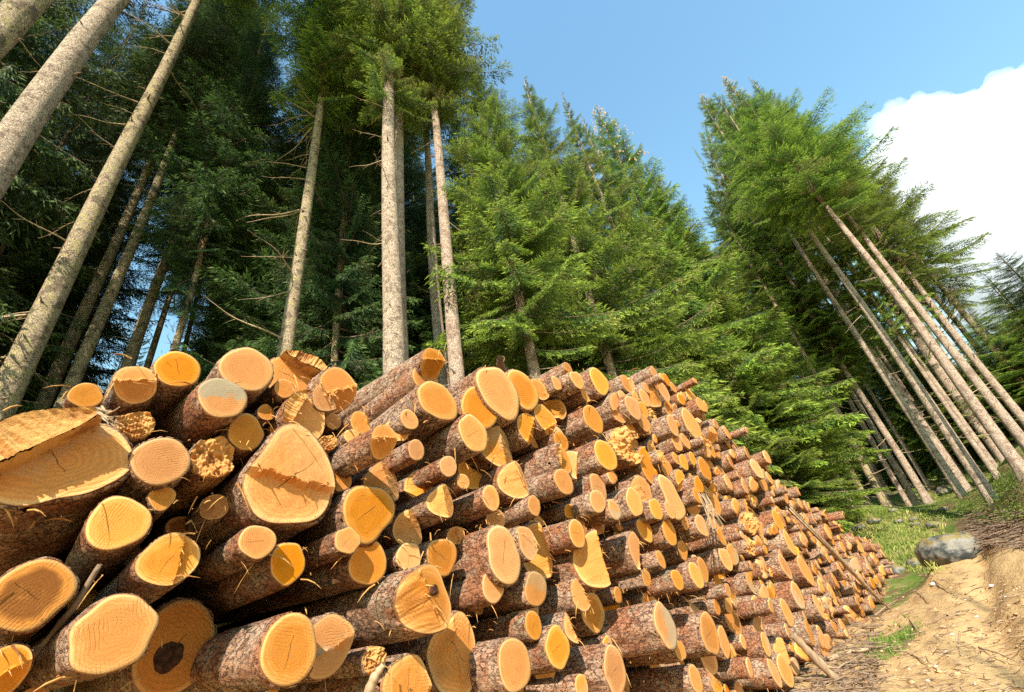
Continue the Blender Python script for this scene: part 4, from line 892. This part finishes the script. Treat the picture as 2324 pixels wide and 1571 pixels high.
for i in range(14):
    px, py = [(1925, 1190), (1990, 1183), (2130, 1165), (2160, 1110), (2060, 1175), (2120, 1195), (2300, 1165), (1945, 1215)][i % 8]; px += g.normal(0, 22); py += g.normal(0, 8)
    rock('stone', px, py, g.uniform(12, 34), .6, 'mossy stone on the forest floor among the right stand', 'stone', 'boulder', 90 + i, 'mossy stones on the forest floor', 3)

def stick(name, pts, radii, label, cat='stick', group=None, twigs=0, mat='stick', seed=0):
    g = np.random.default_rng(seed); pts = np.asarray(pts, float); n = 18; t = np.linspace(0, 1, len(pts)); u = np.linspace(0, 1, n)
    P = np.stack([np.interp(u, t, pts[:, i]) for i in range(3)], -1); ln = np.linalg.norm(pts[-1] - pts[0]); P += wnoise(P, seed + 2, 2.5 / max(ln, .2), 2)[:, None] * np.array([.3, .2, .5]) * ln * .02
    A = Acc(); rad_ = np.interp(u, t, radii) * (1 + .08 * g.normal(size=n)); A.add(*tube(np.vstack([P[0], P, P[-1]]), np.r_[.0005, rad_, .0005], 9))
    o0 = P.mean(0); v = np.concatenate(A.v) - o0; o = link(name, mesh(name, v, A.f, [M[mat]]), None, o0); tag(o, label, cat, group)
    for i in range(twigs):
        k = int(g.integers(3, n - 2)); d = (P[k + 1] - P[k]); d /= np.linalg.norm(d); s = g.normal(size=3); s -= d * (s @ d); s /= np.linalg.norm(s); l = g.uniform(.08, .3) * min(1, ln); w = np.linspace(0, 1, 4)[:, None]
        B = Acc(); B.add(*tube(P[k] + (d * .6 + s) * l * w, np.linspace(rad_[k] * .4, rad_[k] * .1, 4), 5)); link('twig', mesh('twig', np.concatenate(B.v) - o0, B.f, [M[mat]]), o)
    return o
def pf(k, x, y, e): X, Y = cv(k, x, y); return onface(X, Y, DP - e)
# forked branch hanging before the shaded lower left corner
stick('branch', [pf(2, 190, 1370, -.25), pf(2, 400, 1130, -.15), pf(2, 650, 830, .02), pf(2, 870, 460, .1)], [.009, .014, .017, .012], 'forked dead branch leaning across the dark gap at lower left', 'branch', seed=3, mat='limb')
br = [o for o in bpy.data.objects if o.name.startswith('branch')][-1]
def fork(parent, pts, rad_):
    A = Acc(); A.add(*tube(np.array(pts), rad_, 7)); link('fork', mesh('fork', np.concatenate(A.v) - np.array(parent.location), A.f, [M['limb']]), parent)
fork(br, [pf(2, 870, 460, .1), pf(2, 830, 400, .12), pf(2, 805, 330, .15)], [.011, .010, .008])
fork(br, [pf(2, 870, 470, .1), pf(2, 930, 445, .06), pf(2, 1010, 400, .0)], [.012, .008, .003])
fork(br, [pf(2, 650, 830, .02), pf(2, 760, 730, -.05), pf(2, 860, 660, -.1)], [.012, .010, .008])
fork(br, [pf(2, 320, 1215, -.18), pf(2, 180, 1195, -.1), pf(2, 0, 1185, 0)], [.010, .008, .006])
stick('branch', [pf(4, 1110, 1600, .5), pf(4, 1170, 1450, .55), pf(4, 1255, 1330, .6)], [.028, .026, .016], 'reddish broken branch poking up before the shattered stub', 'branch', twigs=1, seed=5)
stick('branch', [pf(5, 200, 170, -.3), pf(5, 175, 110, -.1), pf(5, 180, 60, 0)], [.05, .05, .05], 'short upright reddish stub standing on the star-split skyline log', 'branch', mat='limb', seed=6)
stick('pole', [pf(7, 1150, 1290, .35), pf(8, 480, 260, .4), pf(8, 1000, 790, .55)], [.05, .06, .045], 'long brown pole leaning across the far right end of the pile down to the ground', 'pole', seed=7)
stick('pole', [pf(8, 1000, 790, .55), pf(8, 1230, 990, .7)], [.03, .012], 'thin dry tip of wood lying on from the long leaning pole', 'stick', seed=9)
stick('pole', [pf(8, 205, 1070, .4), pf(8, 430, 1300, .55), pf(8, 740, 1600, .75)], [.06, .065, .05], 'weathered grey pole leaning at the foot of the pile near the bottom edge', 'pole', twigs=2, seed=8)
stick('stick', [pf(8, 985, 485, .1), pf(8, 1310, 440, .25)], [.04, .035], 'pale pole sticking out beyond the pile end toward the large boulder', 'pole', seed=11)
for i in range(9):   # hanging pale roots
    x0 = 1990 + g.normal(0, 30); x1 = x0 + g.normal(70, 90); stick('root', [pf(5, x0 - 60, 1230, .35), pf(5, x0, 1340 + g.normal(0, 20), .42), pf(5, x1, 1560 + g.normal(0, 40), .5)], [.004, .008, .004], 'thin pale root trailing down over the log ends right of the middle', 'root', 'pale hanging roots', seed=20 + i)
for i in range(12):  # fibres at the torn slab of the far left butt
    x0, y0 = 880 + g.normal(0, 25), 650 + g.normal(0, 25); stick('splinter', [pf(1, x0, y0, .5), pf(1, x0 + 60 + g.normal(0, 20), y0 - 20 + i * 12, .62), pf(1, x0 + 140 + g.normal(0, 40), y0 - 60 + i * 22 + g.normal(0, 15), .72)], [.006, .004, .001], 'thin loose wood fibre curling from the torn slab at far left', 'splinter', 'loose fibres of the torn slab', seed=40 + i)
GS = [((2060, 1400), (2110, 1470)), ((2052, 1480), (2105, 1510)), ((2178, 1435), (2180, 1490)), ((2120, 1320), (2165, 1350)), ((1880, 1505), (1975, 1480)), ((2222, 1472), (2323, 1512)), ((1985, 1400), (2040, 1360)), ((1890, 1530), (1940, 1500)), ((2150, 1400), (2200, 1385)), ((2190, 1350), (2235, 1330)), ((2235, 1230), (2270, 1215)), ((2080, 1345), (2110, 1370))]
GSL = ['thin straight stick in the middle of the dirt below the grass tuft', 'bent stick on the dirt near the bottom edge', 'short upright-looking stick on the track', 'stick just below the boulder on the bare dirt', 'pale peeled pole lying at the foot of the pile', 'long thin twig at the lower right corner of the track',
       'arched stick beside the bright grass tuft', 'curved pale stick under the peeled pole', 'broken pale stick right of mid track', 'short pale stick lying at the track edge', 'peeled stick on the dark brush right of the boulder', 'small stick between the grass tuft and the boulder']
for i, ((a, b), lab) in enumerate(zip(GS, GSL)):
    p, q = pix_ground(*a), pix_ground(*b)
    if p is not None and q is not None: r_ = .045 if i == 4 else .014; stick('stick', [p + UP * r_, (p + q) / 2 + UP * (r_ + .03), q + UP * r_], [r_, r_ * .9, r_ * .5], lab, 'stick', twigs=1 if i % 3 == 0 else 0, seed=60 + i)

def scatter_sticks(name, n, region, lr, rr, label, mats, lift=.02):
    g = np.random.default_rng(len(name) * 7 + n); A = Acc()
    for i in range(n):
        p = region(g)
        if p is None: continue
        a = g.uniform(0, 6.28); l = g.uniform(*lr); d = np.array([math.cos(a), math.sin(a), g.normal(0, .12)]) * l; b = g.normal(0, .12, 3) * l; r = g.uniform(*rr); u = np.linspace(-.5, .5, 4)[:, None]
        A.add(*tube(p + UP * (lift + r) + d * u + b * (u * u - .1) * np.array([1, 1, .4]), [r * .6, r, r * .9, r * .3], 4))
    o = link(name, A.mesh(name, mats)); tag(o, label, 'debris', None, 'stuff'); return o
def rpix(x0, x1, y0, y1): 
    def f(g): return pix_ground(g.uniform(x0, x1), g.uniform(y0, y1))
    return f
scatter_sticks('wood_litter', 900, rpix(1770, 2330, 1300, 1600), (.04, .42), (.002, .010), 'twigs and bark chips littering the dirt track', [M['stick']])
scatter_sticks('bark_litter', 700, rpix(1760, 2000, 1400, 1600), (.06, .5), (.005, .016), 'dark bark and twig litter along the foot of the pile', [M['limb']])
scatter_sticks('brushwood', 520, rpix(2190, 2330, 1160, 1250), (.2, 1.0), (.006, .018), 'dark heap of cut brushwood along the far edge of the track', [M['limb']], .05)

def clods(n):
    g = np.random.default_rng(77); A = Acc(); import bmesh
    bm = bmesh.new(); bmesh.ops.create_icosphere(bm, subdivisions=1, radius=1); sv = np.array([v.co for v in bm.verts]); sf = np.array([[v.index for v in f.verts] for f in bm.faces]); bm.free(); reg = rpix(1800, 2330, 1320, 1600)
    for i in range(n):
        p = reg(g)
        if p is None: continue
        sc = .007 + .04 * g.random() ** 4; A.add(p + sv * (1 + .3 * g.normal(size=(len(sv), 1))) * sc * np.array([1.2, 1, .7]) , sf)
    tag(link('soil_clods', A.mesh('soil_clods', [M['clod']])), 'crumbs and clods of dry soil on the dirt track', 'soil', None, 'stuff')
clods(520)
def shreds(n):
    g = np.random.default_rng(88); A = Acc(); arr = cir[(cir[:, 0] < 14)]
    for i in range(n):
        s_, z_, r_ = arr[int(g.integers(0, len(arr)))] if i % 2 else circles[int(g.integers(0, len(circles)))]
        a = g.uniform(0, 6.28); ctr = D * s_ + L * (DP + g.uniform(-.25, .15)) + UP * z_; p = ctr + (D * math.cos(a) + UP * math.sin(a)) * r_ * 1.02; l = .03 + .14 * g.random() ** 2; d = g.normal(size=3); d -= L * abs(d @ L); d /= np.linalg.norm(d); u = np.linspace(0, 1, 4)[:, None]; w = g.uniform(.0015, .006)
        A.add(*tube(p + d * l * u + np.array([0, 0, -1]) * l * .5 * u * u, [w, w, w * .8, w * .1], 4))
    tag(link('bark_shreds', A.mesh('bark_shreds', [M['torn']], False)), 'loose bark shreds and fibres hanging between the stacked logs', 'debris', None, 'stuff')
shreds(1500)
def blades(name, n, region, hr, spread, mat, label, leafy=False, per=7):
    g = np.random.default_rng(n + len(name)); V = []
    for i in range(n):
        p = region(g)
        if p is None: continue
        h0 = g.uniform(*hr)
        for k in range(per):
            a = g.uniform(0, 6.28); b = p + np.array([g.normal(0, spread), g.normal(0, spread), -.02]); h = h0 * g.uniform(.5, 1.1); d = np.array([math.cos(a), math.sin(a), 0]); s = np.array([-d[1], d[0], 0])
            if leafy: b = b + UP * h * g.random(); w = .022 * g.uniform(.7, 1.5); V.append([b, b + d * w + s * w * .6 + UP * w * .4, b + d * 2.2 * w + UP * w * g.normal(0, .8), b + d * w - s * w * .6 + UP * w * .4])
            else: w = .008 + .006 * g.random(); V.append([b - s * w, b + s * w, b + d * h * .3 + UP * h * .7 + s * w * .6, b + d * h * g.uniform(.4, .8) + UP * h])
    V = np.array(V).reshape(-1, 3); o = link(name, mesh(name, V, [np.arange(len(V)).reshape(-1, 4)], [M[mat]], smooth=False)); tag(o, label, 'ground cover', None, 'stuff')
blades('grass', 800, rpix(1880, 2140, 1160, 1300), (.10, .30), .12, 'grass', 'bright grass on the forest edge behind the pile end', per=8)
def gpatch(g): p = gp + D * g.normal(0, .75) + L * g.normal(0, .28); p[2] = gz_at(p[0], p[1]); return p
blades('grass', 90, gpatch, (.04, .12), .07, 'leaf', 'small bright grass tuft at the foot of the pile beside the track')
blades('undergrowth', 2600, rpix(1840, 2330, 1060, 1185), (.10, .45), .20, 'leaf', 'low bilberry undergrowth under the right stand', True, 14)

# ------------------------------------------------------------------ light, sky, camera
SUN_AZ, SUN_EL = math.radians(186), math.radians(37)
w = bpy.data.worlds.new('World'); SC.world = w; w.use_nodes = True; nt = w.node_tree; nt.nodes.clear()
sky = nt.nodes.new('ShaderNodeTexSky'); sky.sky_type = 'NISHITA'; sky.sun_disc = False; sky.sun_elevation = SUN_EL; sky.sun_rotation = SUN_AZ; sky.altitude = 0; sky.air_density = 2.5; sky.dust_density = 0; sky.ozone_density = 3
tint = nt.nodes.new('ShaderNodeMix'); tint.data_type = 'RGBA'; tint.blend_type = 'MULTIPLY'; tint.inputs[0].default_value = 1; tint.inputs[7].default_value = (.74, .95, 1.06, 1); nt.links.new(sky.outputs[0], tint.inputs[6])
bg = nt.nodes.new('ShaderNodeBackground'); bg.inputs[1].default_value = .15; ow = nt.nodes.new('ShaderNodeOutputWorld'); nt.links.new(tint.outputs[2], bg.inputs[0]); nt.links.new(bg.outputs[0], ow.inputs[0])
sl = bpy.data.lights.new('sun', 'SUN'); sl.energy = 5.0; sl.angle = math.radians(.5); sl.color = (1, .93, .82); so = link('sun', sl)
sd = np.array([math.sin(SUN_AZ) * math.cos(SUN_EL), math.cos(SUN_AZ) * math.cos(SUN_EL), math.sin(SUN_EL)])
from mathutils import Vector
so.rotation_euler = Vector(sd).to_track_quat('Z', 'Y').to_euler(); so.location = sd * 50
cam = bpy.data.cameras.new('camera'); cam.sensor_width = 36; cam.lens = FPX * 36 / 2323; cam.clip_start = .05; cam.clip_end = 5000; co_ = link('camera', cam)
co_.matrix_world = Matrix(np.block([[RC, np.zeros((3, 1))], [np.zeros((1, 3)), np.ones((1, 1))]]).tolist()); SC.camera = co_
vs_ = SC.view_settings; vs_.view_transform = 'Standard'; vs_.look = 'None'; vs_.exposure = .9; vs_.gamma = 1; vs_.use_curve_mapping = False
cy = SC.cycles; cy.max_bounces = 14; cy.volume_bounces = 14; cy.volume_max_steps = 256; cy.diffuse_bounces = 4; cy.transmission_bounces = 4; cy.use_denoising = False; cy.use_adaptive_sampling = False; cy.sample_clamp_indirect = 4
